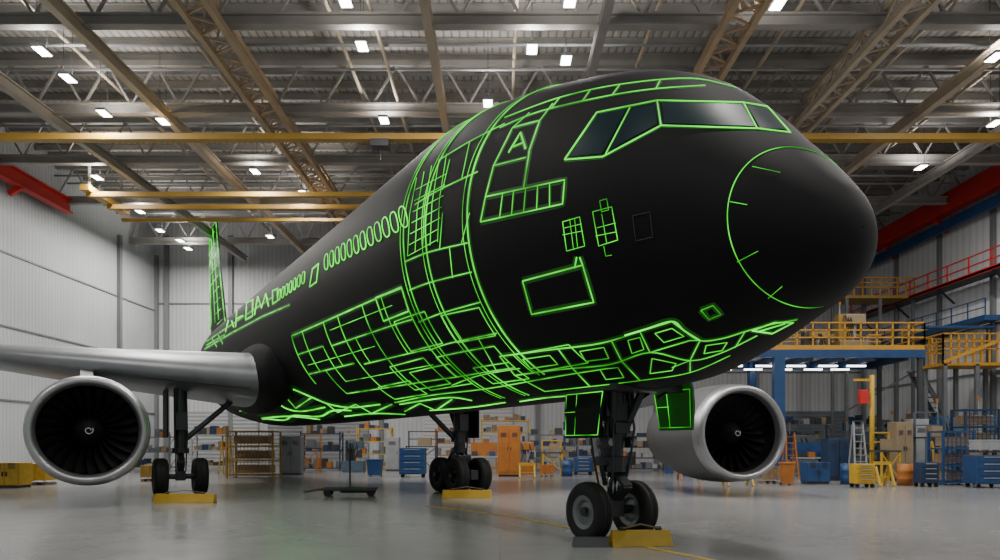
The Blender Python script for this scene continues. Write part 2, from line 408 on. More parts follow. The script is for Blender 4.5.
def uR(ph):
    k = round(ph, 5)
    if k not in uRs:
        lo, hi = 0.02, math.sqrt(2.9); g = lambda u: pn.dot(surf(T0+u*u, ph)-A_)
        s0 = g(lo)
        for _ in range(40):
            md = (lo+hi)/2
            if g(md)*s0 > 0: lo = md
            else: hi = md
        uRs[k] = lo
    return uRs[k]
v1, f1 = gridmesh(26, lambda ph, s: uR(ph)*s)
v2, f2 = gridmesh(140, lambda ph, s: uR(ph)+(umax-uR(ph))*s)
m = MB(); m.add(v2, f2); m.f.append(tuple(len(v2)-NS+i for i in range(NS))); fus = m.build('fuselage', M['black'], air, True)
rad = MB().add(v1, f1).build('radome', M['radome'], air, True)
def lw(p): return .0058+.00058*max(0, 4-p.x)
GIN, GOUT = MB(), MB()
def ribbon(mb, pts, rs, kw, sink):
    """flat dim strip on the skin that paints in the glow spill of a line"""
    m_ = len(pts); vs = []
    for i, p in enumerate(pts):
        d = pts[min(i+1, m_-1)]-pts[max(i-1, 0)]
        if d.length < 1e-6: d = Vector((1, 0, 0))
        d.normalize()
        loc, n, idx, dist = bvh.find_nearest(p)
        if n.dot(p-loc) < 0: n = -n
        s = d.cross(n)
        s = s.normalized() if s.length > 1e-6 else n.orthogonal().normalized()
        for e in (-1, 1):
            q = p+s*e*rs[i]*kw; l2, n2, _, _ = bvh.find_nearest(q)
            if n2.dot(n) < 0: n2 = -n2
            vs.append(l2+n2*sink)
    mb.add(vs, [(2*i, 2*i+1, 2*i+3, 2*i+2) for i in range(m_-1)])
def line(mb, pts, k, glow=1):
    rs = [lw(p)*k for p in pts]; mb.tube(pts, rs, 5)
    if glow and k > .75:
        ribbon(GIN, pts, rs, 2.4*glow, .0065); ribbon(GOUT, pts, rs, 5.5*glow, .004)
def smooth_px(pts):
    out = []
    n = len(pts)
    for i in range(n-1):
        p0 = pts[max(i-1,0)]; p1 = pts[i]; p2 = pts[i+1]; p3 = pts[min(i+2,n-1)]
        for k in range(6):
            s = k/6; out.append(tuple(.5*(2*p1[c]+(p2[c]-p0[c])*s+(2*p0[c]-5*p1[c]+4*p2[c]-p3[c])*s*s+(3*p1[c]-p0[c]-3*p2[c]+p3[c])*s**3) for c in (0,1)))
    return out+[pts[-1]]
def draw(mb, pts, k=1., closed=False, step=5, sm=False, glow=1):
    if closed: pts = list(pts)+[pts[0]]
    if sm: pts = smooth_px(pts)
    run = []
    def flush():
        if len(run) > 1: line(mb, list(run), k, glow)
        run.clear()
    for a, b in zip(pts[:-1], pts[1:]):
        n = max(1, int(math.hypot(b[0]-a[0], b[1]-a[1])/step))
        for i in range(n):
            p = cast(a[0]+(b[0]-a[0])*i/n, a[1]+(b[1]-a[1])*i/n)
            if p is None: flush()
            elif not run or (p-run[-1]).length < 2.5: run.append(p)
            else: flush(); run.append(p)
    p = cast(*pts[-1])
    if p is not None and run and (p-run[-1]).length < 2.5: run.append(p)
    flush()
def hoop(mb, t, a, b, k=1., glow=1):
    n = max(4, int(abs(b-a)/2.5)); line(mb, [surf(t, math.radians(a+(b-a)*i/n), .010) for i in range(n+1)], k, glow)
def stringer(mb, ph, t0, t1, k=1., wav=0, glow=1, ph1=None):
    n = max(3, int(abs(t1-t0)/.25)); ph1 = ph if ph1 is None else ph1
    line(mb, [surf(t0+(t1-t0)*i/n, math.radians(ph+(ph1-ph)*i/n+wav*math.sin(1.3*(t1-t0)*i/n)), .010) for i in range(n+1)], k, glow)
def panel(mb, t0, t1, a, b, k=1., glow=.8, skew=0):
    """closed rectangular panel outline that follows the hull"""
    stringer(mb, a, t0, t1, k, 0, glow); stringer(mb, b, t0+skew, t1+skew, k, 0, glow)
    hoop(mb, t0, a, b, k, glow); hoop(mb, t1, a, b, k, glow)
def t_at(px, py):
    p = cast(px, py); return -p.x if p else None
def ph_at(px, py):
    p = cast(px, py, 0); u = math.sqrt(max(-p.x-T0, 0)); zc = (fzt(u)+fzb(u))/2; h = (fzt(u)-fzb(u))/2
    return -math.degrees(math.acos(max(-1, min(1, (p.z-zc)/h))))

m = MB()
pts = []
for i in range(81):
    ph = math.radians(-190+208*i/80); pts.append(surf(T0+uR(ph)**2, ph, .006))
m.tube(pts, [lw(p)*1.1*min(1, .25+i/14, .25+(80-i)/14) for i, p in enumerate(pts)], 5)
for pl in ([(752,167),(780,173)],[(730,202),(747,205)],[(737,262),(758,251)],[(768,298),(782,286)]): draw(m, pl, .65)
m.build('radome_outline', M['green'], rad)
def pane(name, q, mt, par, n=8, off=.014):
    vs = []; fs = []
    for j in range(n+1):
        for i in range(n+1):
            a = i/n; b = j/n
            x = (q[0][0]*(1-a)+q[1][0]*a)*(1-b)+(q[3][0]*(1-a)+q[2][0]*a)*b
            y = (q[0][1]*(1-a)+q[1][1]*a)*(1-b)+(q[3][1]*(1-a)+q[2][1]*a)*b
            p = cast(x, y, off, True)
            if p is None: return None
            vs.append(p)
    for j in range(n):
        for i in range(n): k = j*(n+1)+i; fs.append((k, k+n+1, k+n+2, k+1))
    return MB().add(vs, fs).build(name, mt, par, True)
for q in ([(662,103),(741,105),(755,127),(664,124)],[(746,106),(766,109),(786,130),(760,129)],[(570,157),(599,115),(627,109),(603,154)],[(633,109),(655,105),(657,125),(609,151)]):
    pane('cockpit_window', q, M['glass'], air)
m = MB()
draw(m, [(565,160),(597,113),(657,101),(743,103),(767,107),(790,133),(757,129),(661,126),(603,157)], 1.6, True, glow=.6)
draw(m, [(657,101),(661,126)], 1.4, glow=.5); draw(m, [(743,103),(757,129)], 1.2, glow=.5); draw(m, [(630,108),(606,154)], 1.2, glow=.5)
m.build('cockpit_window_outline', M['green_hot'], air)
m = MB()
for pl in ([(505,118),(560,98),(620,85),(690,79),(735,88)],[(500,128),(540,112),(600,98),(650,90),(705,86)]): draw(m, pl, 1.1, sm=True)
for pl in ([(560,98),(552,108)],[(620,85),(612,96)],[(590,91),(583,101)],[(660,81),(656,89)]): draw(m, pl)
m.build('crown_panel_outline', M['green'], fus)
# lower nose: long curved seams joined into broad panels, small panels wrapping below
m = MB()
for pl, k in (([(500,356),(545,350),(600,343),(640,331),(672,321)],1.4),([(672,321),(684,330),(700,340),(722,338),(745,331),(770,324),(797,319)],1.4),
  ([(515,375),(560,369),(610,364),(650,352),(690,360),(722,352),(757,335)],1.2),([(545,391),(590,386),(640,380),(690,372),(730,355)],1.0)): draw(m, pl, k, sm=True)
for pl, k in (([(500,356),(515,375),(545,391)],1.1),([(558,348),(572,367),(590,386)],1.2),([(612,341),(622,361),(640,380)],1.2),([(650,352),(690,340),(700,340)],1),([(700,340),(690,360),(690,372)],1),([(745,331),(735,347)],1),([(640,331),(650,352)],1),([(672,367),(690,360)],.9)): draw(m, pl, k)
draw(m, [(701,310),(713,305),(721,314),(709,319)], 1.4, True)
m.build('lower_nose_outline', M['green'], fus)
m = MB()
for q, k in (([(523,359),(550,355),(558,364),(531,368)],.9),([(580,351),(604,347),(609,358),(586,361)],.9),([(628,340),(640,337),(644,349),(632,353)],.8),([(655,333),(672,328),(684,336),(664,342)],.9),([(600,369),(618,367),(624,377),(606,379)],.9),([(652,358),(676,363),(672,370),(650,373)],.9),([(706,345),(727,342),(722,350),(704,353)],1)): draw(m, q, k, True, glow=.7)
m.build('small_panel_outline', M['green'], fus)
m = MB()
draw(m, [(752,330),(774,322),(793,322),(772,333)], 1.8, True); draw(m, [(758,331),(785,323)], 1.7)
m.build('chin_outline', M['green_hot'], fus)
m = MB(); draw(m, [(625,335),(645,329),(672,321),(684,330),(700,340)], 1.7, sm=True); m.build('chin_edge_outline', M['green_hot'], fus)
m = MB()
draw(m, [(523,281),(583,265),(594,302),(532,314)], 1.4, True)
draw(m, [(575,268),(577,257)], 1.4); draw(m, [(583,265),(580,257)], 1.4)
m.build('hatch_outline', M['green_hot'], fus)
m = MB()
for pl in ([(563,222),(580,217),(585,246),(567,251)],[(593,212),(612,207),(618,240),(599,246)],[(600,201),(607,199),(609,210),(602,212)]): draw(m, pl, .9, True, glow=0)
for pl in ([(563,235),(583,231)],[(570,219),(574,250)],[(597,228),(616,223)],[(604,246),(606,256),(612,255)],[(602,214),(607,243)],[(575,219),(578,248)],[(596,236),(616,232)],[(565,228),(582,224)]): draw(m, pl, .65)
m.build('access_port_outline', M['green'], fus)
m = MB(); draw(m, [(633,216),(650,212),(653,237),(636,241)], .75, True); m.build('square_hatch_outline', M['grey_line'], fus)
m = MB()
draw(m, [(481,222),(486,197),(565,180),(563,204)], 1.3, True)
for pl in ([(503,194),(500,218)],[(514,191),(512,215)],[(526,189),(524,213)],[(538,186),(537,210)],[(550,184),(550,207)]): draw(m, pl, 1, glow=.7)
m.build('grid_strip_outline', M['green'], fus)
m = MB()
# tall straight-sided door block with the A-like mark
draw(m, [(486,197),(494,166),(513,128),(540,121),(530,150),(524,189)], 1.2)
draw(m, [(540,121),(553,104)], 1); draw(m, [(513,128),(530,113)], 1); draw(m, [(494,166),(526,158)], .9)
draw(m, [(509,153),(521,133),(526,149)], 1.9, glow=.5); draw(m, [(514,147),(524,143)], 1.8, glow=.5)
m.build('entry_door_outline', M['green'], fus)
m = MB(); hp = []
for (px, py, a, b, k) in ((468,225,-152,8,1.6),(426,235,-165,-5,1.25),(404,245,-165,-22,1.0)):
    t = t_at(px, py); hp.append(t); hoop(m, t, a, b, k, .8); hoop(m, t+.14, a, b-6, .6)
m.build('frame_hoop_outline', M['green'], fus)
m = MB()
for pl in ([(405,262),(430,252),(468,243)],[(410,290),(432,282),(472,272)],[(430,350),(450,343),(497,333)],[(415,205),(440,190),(478,172)],[(440,160),(470,142),(505,124)],[(419,322),(442,313),(481,302)],[(452,385),(480,375),(520,368)]): draw(m, pl, 1, sm=True, glow=.7)
for pl in ([(450,160),(443,190)],[(470,142),(462,180)],[(470,213),(462,243)],[(443,213),(440,250)],[(450,248),(453,278)],[(445,313),(462,339)],[(478,337),(497,371)]): draw(m, pl, .8, glow=.7)
m.build('forward_panel_outline', M['green'], fus)
m = MB()
for a in range(5):
    x = 408+a*7.5; draw(m, [(x+9, 178-a*6), (x+2, 215-a*4), (x, 256-a*3.5)], .7)
for j in range(7):
    y = 186+j*11; draw(m, [(416-j*1.3, y+4), (447-j*1.6, y-12)], .7)
m.build('small_square_grid', M['green'], fus)
# forward belly: unequal closed panels that follow the hull
m = MB()
B0 = hp[0]
for t0, t1, a, b, k in ((B0+.25, B0+1.5, -120, -131, .9), (B0+.5, B0+2.6, -135, -146, 1.0), (B0+2.0, B0+3.4, -117, -130, .9), (B0+3.1, B0+4.9, -134, -149, 1.0), (hp[1]+1.0, hp[1]+2.9, -139, -151, .9), (hp[1]+3.3, hp[1]+5.2, -143, -153, .9), (-1.0, .4, -140, -150, .9), (.7, 1.9, -143, -153, .9)): panel(m, t0, t1, a, b, k)
stringer(m, -155, -1.2, hp[1]+5.5, 1.1, .6, .9)
m.build('belly_seam', M['green'], fus)
# mid-body: tall slanted panels of unequal size with gaps
m = MB()
tA, tB = t_at(402, 288), t_at(292, 336); pA, pB = ph_at(402, 288), ph_at(292, 336)
def P_(u, v): # u along the body 0..1, v down the side 0..1
    t_ = tA+(tB-tA)*u; top = pA+(pB-pA)*u; low = -146+4*u
    return t_, top+(low-top)*v
def seg(u0, v0, u1, v1, k=1., g=.8):
    n = 14; pts = []
    for i in range(n+1):
        t_, ph = P_(u0+(u1-u0)*i/n, v0+(v1-v0)*i/n); pts.append(surf(t_, math.radians(ph), .010))
    line(m, pts, k, g)
seg(0, 0, 1, 0, 1.5); seg(0, .3, .62, .3, 1.1); seg(.7, .27, 1, .27, .9); seg(0, .62, .45, .62, 1); seg(.52, .58, 1, .58, 1.1); seg(0, 1, .8, 1, 1)
seg(.08, .12, .58, .12, .7); seg(.3, .45, .95, .45, .7); seg(.05, .8, .7, .8, .7)
for u, v0_, v1_, k in ((0,0,1,1.1),(.13,0,.62,.8),(.27,0,1,1),(.4,.3,.62,.8),(.48,0,1,1),(.62,0,.58,.9),(.7,.27,.8,.8),(.8,.58,1,.9),(.86,0,.58,.9),(1,0,.75,1.1)): seg(u, v0_, u, v1_, k)
m.build('mid_body_panel_outline', M['green'], fus)
m = MB(); draw(m, [(376,298),(402,287),(409,311),(384,321)], 1.5, True, glow=.8); m.build('mid_body_hatch_outline', M['green_hot'], fus)
m = MB()
for pl in ([(200,352),(232,333),(262,317),(290,305)],[(206,342),(245,316),(272,298)],[(202,348),(225,335)]): draw(m, pl, .9)
for pl in ([(212,338),(217,347)],[(218,334),(223,344)]): draw(m, pl, .8)
m.build('rear_body_outline', M['green'], fus)
# blocky letter-like marks on the rear body, each one its own part
for gl in ([[(255,315),(258,297),(262,308),(266,294),(269,306)]], [[(246,320),(247,303),(253,300),(253,316),(246,320)]], [[(236,327),(237,311),(244,308)],[(237,319),(243,316)]], [[(226,332),(230,315),(234,327)]], [[(273,304),(273,291),(278,289),(278,301),(273,304)]]):
    m = MB()
    for pl in gl: draw(m, pl, 1.5, glow=.6)
    m.build('letter_mark', M['green_hot'], fus)
m = MB(); draw(m, [(310,287),(313,269),(319,264),(317,282)], 1.3, True, glow=.6); m.build('rear_door_outline', M['green_hot'], fus)
# rear belly: wavy and jagged broken lines running back below the wing
for pl, k, sm in (([(228,400),(250,393),(272,386),(290,388),(310,396),(330,404),(352,407),(380,404)],1.7,1),([(240,411),(256,402),(272,399),(286,408),(302,411),(325,407)],1.4,1),([(250,394),(262,407),(280,390),(296,408),(312,397)],1.3,0),([(325,402),(338,412),(356,404),(372,413),(392,404)],1.3,0),([(262,418),(290,416),(320,419)],1.6,1),([(345,416),(375,413),(405,414)],1.6,1),([(400,404),(425,400),(452,397),(472,400)],1.5,1),([(405,411),(420,403),(436,410),(452,399)],1.2,0),([(430,410),(470,407),(505,402)],1.5,1),([(520,401),(548,397),(575,395)],1.5,1)):
    m = MB(); draw(m, pl, k, sm=bool(sm), glow=1.4); m.build('belly_outline', M['green_hot'], fus)
m = MB(); stringer(m, -157, 10.6, 22, 1.6, 2.4, 1.6); m.build('keel_outline', M['green_hot'], fus)
GIN.build('inner_painted_glow', M['glow_in'], fus); GOUT.build('outer_painted_glow', M['glow_out'], fus)  # painted glow spill, no light source of the aircraft
def cabin(px, py, hw, hh):
    p = cast(px, py)
    if p is None: return
    t = -p.x; u = math.sqrt(t-T0); zc = (fzt(u)+fzb(u))/2; h = (fzt(u)-fzb(u))/2
    ph0 = -math.acos(max(-1, min(1, (p.z-zc)/h)))
    pts = []
    for i in range(18):
        a = 2*PI*i/18; c, s = math.cos(a), math.sin(a)
        c = math.copysign(abs(c)**.8, c); s = math.copysign(abs(s)**.8, s)
        pts.append(surf(t+hw*c+.75*hh*s, ph0+hh*s/3, .012))
    g = MB().add(pts, [tuple(range(18))]).build('cabin_window', M['black'], air)
    MB().tube(pts, lw(p)*1.1, 5, True).build('window_rim', M['green_hot'], g)
def row(a, b, n, hw, hh):
    A, B = cast(*a), cast(*b)
    for i in range(n):
        P = A.lerp(B, i/(n-1)); d = W2L.inverted() @ P; cabin(500+F*d.x/d.y, HZ-F*(d.z-CH)/d.y, hw, hh)
row((404,217), (327,262), 12, .15, .24)
row((304,278), (280,295), 7, .15, .2)

# wings
def wing(name, secs, mt, n=18):
    prof = []
    for i in range(n+1):
        x = .5*(1-math.cos(PI*i/n)); prof.append((x, 5*(.2969*math.sqrt(x)-.126*x-.3516*x*x+.2843*x**3-.1015*x**4)))
    loop = [(x, z) for x, z in prof]+[(x, -.75*z) for x, z in reversed(prof[1:-1])]
    k = len(loop); vs = []; fs = []
    for (t, lat, z, ch, th) in secs:
        for x, zz in loop: vs.append((-(t+x*ch), lat, z+zz*th))
    for j in range(len(secs)-1):
        for i in range(k):
            l = (i+1) % k; fs.append((j*k+i, j*k+l, (j+1)*k+l, (j+1)*k+i))
    fs += [tuple(range(k)), tuple((len(secs)-1)*k+i for i in range(k-1, -1, -1))]
    return MB().add(vs, fs).build(name, mt, air, True)
ws = wing('wing', [(13.5,-2.2,3.86,9.5,2.3),(14.3,-3.3,3.93,8.6,2.1),(17.0,-7.95,4.38,6.2,1.4),(18.6,-10.4,4.68,5,1.0),(21.7,-16,5.4,3.2,.5)], M['wing'])
wp = wing('wing', [(10.2,2.2,3.6,8.6,1.4),(11.2,6,3.9,7,1.1),(12.2,12.6,4.5,5,.8)], M['wing'])
MB().tube([(-t_, l_, z_) for t_, l_, z_ in ((14.5,-3.3,3.58),(17.25,-7.95,4.15),(18.8,-10.4,4.57),(21.8,-16,5.36))], .03, 6).build('leading_edge_seam', M['gear'], ws)
def fairing(side):
    v = []; f = []; n = 24; m_ = 24
    for j in range(m_+1):
        s = j/m_; t = 12.6+12*s; r = max(.01, math.sin(PI*s**.6)**.55) if 0 < s < 1 else .01
        for i in range(n):
            a = 2*PI*i/n; v.append((-t, side*(2.5+.72*r*math.cos(a)), 4.2+1.35*r*math.sin(a)))
    for j in range(m_):
        for i in range(n):
            k = (i+1) % n; f.append((j*n+i, j*n+k, (j+1)*n+k, (j+1)*n+i))
    return MB().add(v, f).build('wing_root_fairing', M['black'], air, True)
fairing(-1); fairing(1)
def vfin():
    n = 16; vs = []; fs = []
    secs = [(36.6,7.9,7.4,.5),(38.4,10,5.7,.45),(40.3,13.6,4.3,.36),(41.7,17.1,2.9,.24)]
    for t, z, ch, th in secs:
        for i in range(n):
            a = 2*PI*i/n; vs.append((-(t+ch/2-ch/2*math.cos(a)), th/2*math.sin(a), z))
    for j in range(len(secs)-1):
        for i in range(n):
            k = (i+1) % n; fs.append((j*n+i, j*n+k, (j+1)*n+k, (j+1)*n+i))
    fs += [tuple(range(n-1,-1,-1)), tuple((len(secs)-1)*n+i for i in range(n))]
    o = MB().add(vs, fs).build('tail_fin', M['black'], air)
    m = MB(); r = .035; s = -1
    m.tube([(-36.9, s*.1, 8.2),(-38.4, s*.1, 10),(-40.3, s*.1, 13.6),(-41.7, s*.1, 17.1),(-44.6, s*.08, 17.1),(-44.1, s*.1, 10)], r, 5)
    for z, a, b in ((16.3,41.4,44.5),(15.4,41.1,44.5),(14.6,40.8,44.5),(13.8,40.4,44.4),(13,40,44.3),(12.2,39.6,44.2),(11.4,39.2,44.1),(10.6,38.8,44.1),(9.8,38.3,44)):
        m.tube([(-a, s*.25, z), (-b, s*.12, z)], r*.7, 5)
    for a, b in ((39.6, 42.4), (41.0, 43.2), (42.6, 44.0)): m.tube([(-a, s*.26, 10), (-b, s*.2, 16.8)], r*.8, 5)
    m.build('fin_outline', M['green'], o)
vfin()
wing('tailplane', [(38.2,-1,6.9,4.4,.4),(41.5,-7,7.0,2,.2)], M['black']); wing('tailplane', [(38.2,1,6.9,4.4,.4),(41.5,7,7.0,2,.2)], M['black'])

# engines
def engine(t0, lat, zc, R, L, yaw, mt):
    k = R/1.6; o = (0, 0, 0); d = (-1, 0, 0)
    outer = [(1.61*k,.5),(1.665*k,1.0),(1.69*k,1.8),(1.66*k,2.8),(1.52*k,3.9),(1.3*k,L),(1.24*k,L),(1.28*k,L-.8),(1.2*k,L-1.5)]
    na = MB().lathe(outer, o, d).build('engine_nacelle', mt, air, True)
    na.location = (-t0, lat, zc); na.rotation_euler = (0, 0, yaw)
    lip = [(1.61*k,.5),(1.60*k,.3),(1.565*k,.12),(1.51*k,.03),(1.45*k,0),(1.39*k,.03),(1.34*k,.14),(1.31*k,.35)]
    MB().lathe(lip, o, d, 64).build('inlet_lip', M['silver'], na, True)
    MB().lathe([(1.31*k,.35),(1.30*k,.7),(1.32*k,1.25),(.2,1.3)], o, d, 64).build('inlet_duct', M['darkin'], na, True)
    MB().lathe([(.001,.42),(.1,.46),(.22,.58),(.33,.76),(.40,.98),(.40,1.2)], o, d, 32).build('spinner', M['darkin'], na, True)
    pts = []
    for i in range(26):
        a = i/25*2*PI*1.1; r = .05+.06*i/25; pts.append((-.42-(r*.42-.02), r*math.cos(a), r*math.sin(a)))
    MB().tube(pts, .013, 5).build('spiral_mark', M['white'], na)
    b = None
    for i in range(24):
        if b is None:
            vs = []; fs = []
            for j in range(7):
                s = j/6; r = .36+(1.28*k-.36)*s; tw = math.radians(25+38*s); c = .16+.14*s
                for e in (-1, 1):
                    vs.append((e*c*math.cos(tw), e*c*math.sin(tw)+.12*math.sin(s*2.6), r))
            for j in range(6): fs.append((2*j, 2*j+1, 2*j+3, 2*j+2))
            b = MB().add(vs, fs).build('fan_blade', M['fan'], na, True); c_ = b
        else:
            c_ = b.copy(); C.objects.link(c_); c_.parent = na
        c_.location = (-1.02, 0, 0); c_.rotation_euler = (2*PI*i/24, 0, 0)
    MB().lathe([(.8*k,L-1.4),(.74*k,L),(.6*k,L+.6),(.5*k,L+.6)], o, d, 32).build('exhaust_nozzle', M['gear'], na, True)
    MB().lathe([(.5*k,L),(.42*k,L+.5),(.02,L+1.3)], o, d, 24).build('exhaust_cone', M['gear'], na, True)
    return na
engine(12.0, -7.95, 2.1, 1.48, 4.9, math.radians(-2), M['nacelle'])
engine(5.75, 10.42, 2.1, 1.6, 5.0, math.radians(-20), M['nacelle2'])
def pylon(t0, lat, z0, t1, z1, sh=0):
    MB().add([(-t0,lat-.18,z0),(-t0,lat+.18,z0),(-t0-4.6,lat+.18+sh,z0-.35),(-t0-4.6,lat-.18+sh,z0-.35),(-t1,lat-.18+sh/2,z1),(-t1,lat+.18+sh/2,z1),(-t1-3,lat+.18+sh,z1),(-t1-3,lat-.18+sh,z1)],
      [(0,3,2,1),(4,5,6,7),(0,1,5,4),(1,2,6,5),(2,3,7,6),(3,0,4,7)]).build('engine_pylon', M['wing'], air)
pylon(14.2, -7.95, 3.3, 17.2, 4.2); pylon(8.0, 10.9, 3.55, 12.1, 4.3, .8)

# landing gear
def wheel(par, x, y, R, w, hm='hub'):
    tp = [(R*.56,-w*.42),(R*.7,-w*.5),(R*.9,-w*.46),(R*.98,-w*.3),(R,-w*.1),(R*.985,-w*.08),(R*.985,-w*.04),(R,-w*.02),(R,w*.02),(R*.985,w*.04),(R*.985,w*.08),(R,w*.1),(R*.98,w*.3),(R*.9,w*.46),(R*.7,w*.5),(R*.56,w*.42)]
    MB().lathe(tp, (x, y, R), (0,1,0), 40).build('tyre', M['rubber'], par, True)
    hp = [(.001,-w*.36),(R*.14,-w*.36),(R*.16,-w*.2),(R*.34,-w*.16),(R*.42,-w*.34),(R*.56,-w*.42),(R*.56,w*.42),(R*.42,w*.34),(R*.34,w*.16),(R*.16,w*.2),(R*.14,w*.36),(.001,w*.36)]
    MB().lathe(hp, (x, y, R), (0,1,0), 24).build('wheel_hub', M[hm], par)
m = MB()
m.cyl((.1,0,2.9), (.03,0,1.35), .19, .17); m.cyl((.03,0,1.5), (.03,0,1.22), .24, .24)
m.cyl((0,-.66,.54), (0,.66,.54), .08); m.cyl((.45,-.36,2.75), (.05,-.05,1.6), .07); m.cyl((.45,.36,2.75), (.05,.05,1.6), .07)
m.cyl((-.9,0,2.75), (-.02,0,1.55), .09); m.cyl((-.6,-.3,2.7), (-.35,0,2.05), .05); m.cyl((-.6,.3,2.7), (-.35,0,2.05), .05)
m.bar((.03,0,1.3), (.42,0,.98), .2, .07); m.bar((.42,0,.98), (.05,0,.66), .2, .07)
m.box((.2,-.26,1.75), (.16,.16,.2)); m.box((.2,.26,1.75), (.16,.16,.2)); m.bar((.1,-.42,1.42),(.1,.42,1.42), .12, .16)
m.box((.05,0,2.3), (.42,.5,.36)); m.box((.02,0,.6), (.28,.3,.34)); m.box((.22,0,2.0), (.16,.34,.2))
for y in (-.34,.34): m.cyl((.1,y,1.42),(.02,y*.5,1.0),.045)
for y in (-.16,.16): m.tube([(.26,y,2.6),(.32,y*1.5,2.0),(.26,y*1.3,1.5),(.2,y,1.1),(.08,y,.7)], .024, 6)
for y in (-.24,.22): m.tube([(-.1,y,2.6),(-.24,y*1.3,2.0),(-.2,y*1.1,1.5),(-.14,y*.8,1.0),(-.05,y*.5,.7)], .022, 6)
m.box((0,-.3,2.5), (.6,.14,.6)); m.box((-.1,.32,2.5), (.5,.14,.6)); m.cyl((-.25,.22,2.7),(-.05,.1,1.3),.05); m.cyl((.25,-.2,2.7),(.1,-.3,1.45),.045)
ng = m.build('nose_landing_gear', M['gear'], air, bevel=.01)
MB().cyl((.03,0,1.3), (.01,0,.6), .105, n=16).build('oleo_piston', M['chrome'], ng, True)
for y in (-.26, .26): MB().cyl((.28,y,1.75), (.3,y,1.75), .065, n=14).build('taxi_lamp', M['lgrey'], ng)
for y in (-.52, .52): wheel(ng, 0, y, .53, .32)
MB().box((.1, .1, 2.68), (1.6, 1.5, .14)).build('wheel_bay', M['gear'], air)
def geardoor(x0, x1, lat, zt, zb, fill):
    s = 1 if lat > 0 else -1; prof = [(0, lat-s*.12, zt+.05), (0, lat, zt-.12), (0, lat*1.08, (zt+zb)/2), (0, lat*1.1, zb)]
    vs = []; fs = []
    for k, (_, y, z) in enumerate(prof):
        ins = .0 if k < 2 else (.03 if k == 2 else .08)
        vs += [(x0+ins, y, z), (x1-ins, y, z), (x1-ins, y+.045, z), (x0+ins, y+.045, z)]
    for k in range(3):
        for i in range(4): j = (i+1) % 4; fs.append((4*k+i, 4*k+j, 4*k+4+j, 4*k+4+i))
    fs += [(0,3,2,1), (12,13,14,15)]
    o = MB().add(vs, fs).build('nose_gear_door', M[fill], air)
    y = lat-.012
    m = MB(); m.tube([(x0+.04,y,zt-.14),(x1-.04,y,zt-.14),(x1-.1,lat*1.1-.012,zb+.05),(x0+.1,lat*1.1-.012,zb+.05)], .008, 5, True)
    m.tube([(x0+.35,y,zt-.14),(x0+.36,lat*1.1-.012,zb+.05)], .006, 5); m.tube([(x0+.05,lat*1.07-.014,(zt+zb)/2),(x0+.35,lat*1.07-.014,(zt+zb)/2)], .006, 5)
    m.build('door_outline', M['green'], o)
    for x in (x0+.25, x1-.25): MB().cyl((x, lat*.9, zt-.05), (x, lat*.35, zt-.3), .03, n=8).build('door_rod', M['gear'], o)
geardoor(-.55, .55, -.62, 2.74, 1.82, 'black'); geardoor(.15, 1.1, .84, 2.80, 1.96, 'green_dim')
def maingear(t, lat, zt, inward, bogie):
    m = MB(); x = -t; Rw = .63
    m.cyl((x,lat,zt), (x,lat,1.5), .22, .2); m.cyl((x,lat,1.6), (x,lat,1.42), .28)
    m.cyl((x,lat,1.75), (x,lat+inward*2.1,zt-.25), .09); m.cyl((x,lat,1.9), (x-1.3,lat,zt-.1), .08)
    m.bar((x,lat,1.45), (x+.42,lat,1.12), .2, .08); m.bar((x+.42,lat,1.12), (x+.08,lat,.78), .2, .08)
    m.box((x,lat,.66), (.34+bogie*1.9,.3,.34)); m.box((x+.1,lat,2.5), (.5,.36,.6))
    for y in (-.16,.16): m.tube([(x+.24,lat+y,zt),(x+.26,lat+y*1.2,2.0),(x+.2,lat+y,1.2),(x+.1,lat+y,.8)], .025, 6)
    xs = (0,) if not bogie else (-.64, .64)
    for q in xs: m.cyl((x+q,lat-.7,Rw), (x+q,lat+.7,Rw), .09)
    if bogie:
        for y in (-.3,.3): m.cyl((x-.6,lat+y,.9),(x+.05,lat+y*.5,1.7),.06); m.cyl((x+.6,lat+y,.9),(x+.05,lat+y*.5,1.5),.05)
        m.box((x+.1,lat,1.2),(.6,.5,.3)); m.box((x,lat,2.0),(.4,.5,.4))
    g = m.build('main_landing_gear', M['gear'], air, bevel=.012)
    MB().cyl((x,lat,1.45), (x,lat,.75), .12, n=16).build('oleo_piston', M['chrome'], g, True)
    for q in xs:
        for y in (-.44, .44) if bogie else (-.62, .62): wheel(g, x+q, lat+y, Rw, .46, 'hubd')
    MB().box((x-.05, lat-inward*.45, 2.75), (1.3, .05, 1.6)).build('gear_strut_door', M['black'], g)
maingear(16.4, -5.2, 3.9, 1, 0)
maingear(12.7, 3.6, 3.9, -1, 1)

# ------------------------------------------------------------------ ground gear round the aircraft
def chock(label, x, y, rz, w):
    t = T('wheel_chock', label, 'wheel chock', (x, y, 0), rz)
    MB().add([(-w/2,-.16,0),(w/2,-.16,0),(w/2,.16,0),(-w/2,.16,0),(-w/2+.02,-.03,.26),(w/2-.02,-.03,.26),(w/2-.02,.06,.26),(-w/2+.02,.06,.26)],
      [(0,3,2,1),(4,5,6,7),(0,1,5,4),(1,2,6,5),(2,3,7,6),(3,0,4,7)]).build('wedge', M['yellow'], t, bevel=.01)
    for s in (-1, 1): MB().bar((s*w*.3,-.02,.26), (s*w*.3,.05,.30), .1, .04).build('grip_pad', M['rubber'], t)
    MB().tube([(-w*.3,.0,.29),(0,.0,.36),(w*.3,.0,.29)], .015, 6).build('carry_rope', M['wood'], t)
x, y = ground(640, 545); chock('yellow wedge chock in front of the nose wheels', x, y-.05, .12, 1.05)
x, y = ground(589, 545)
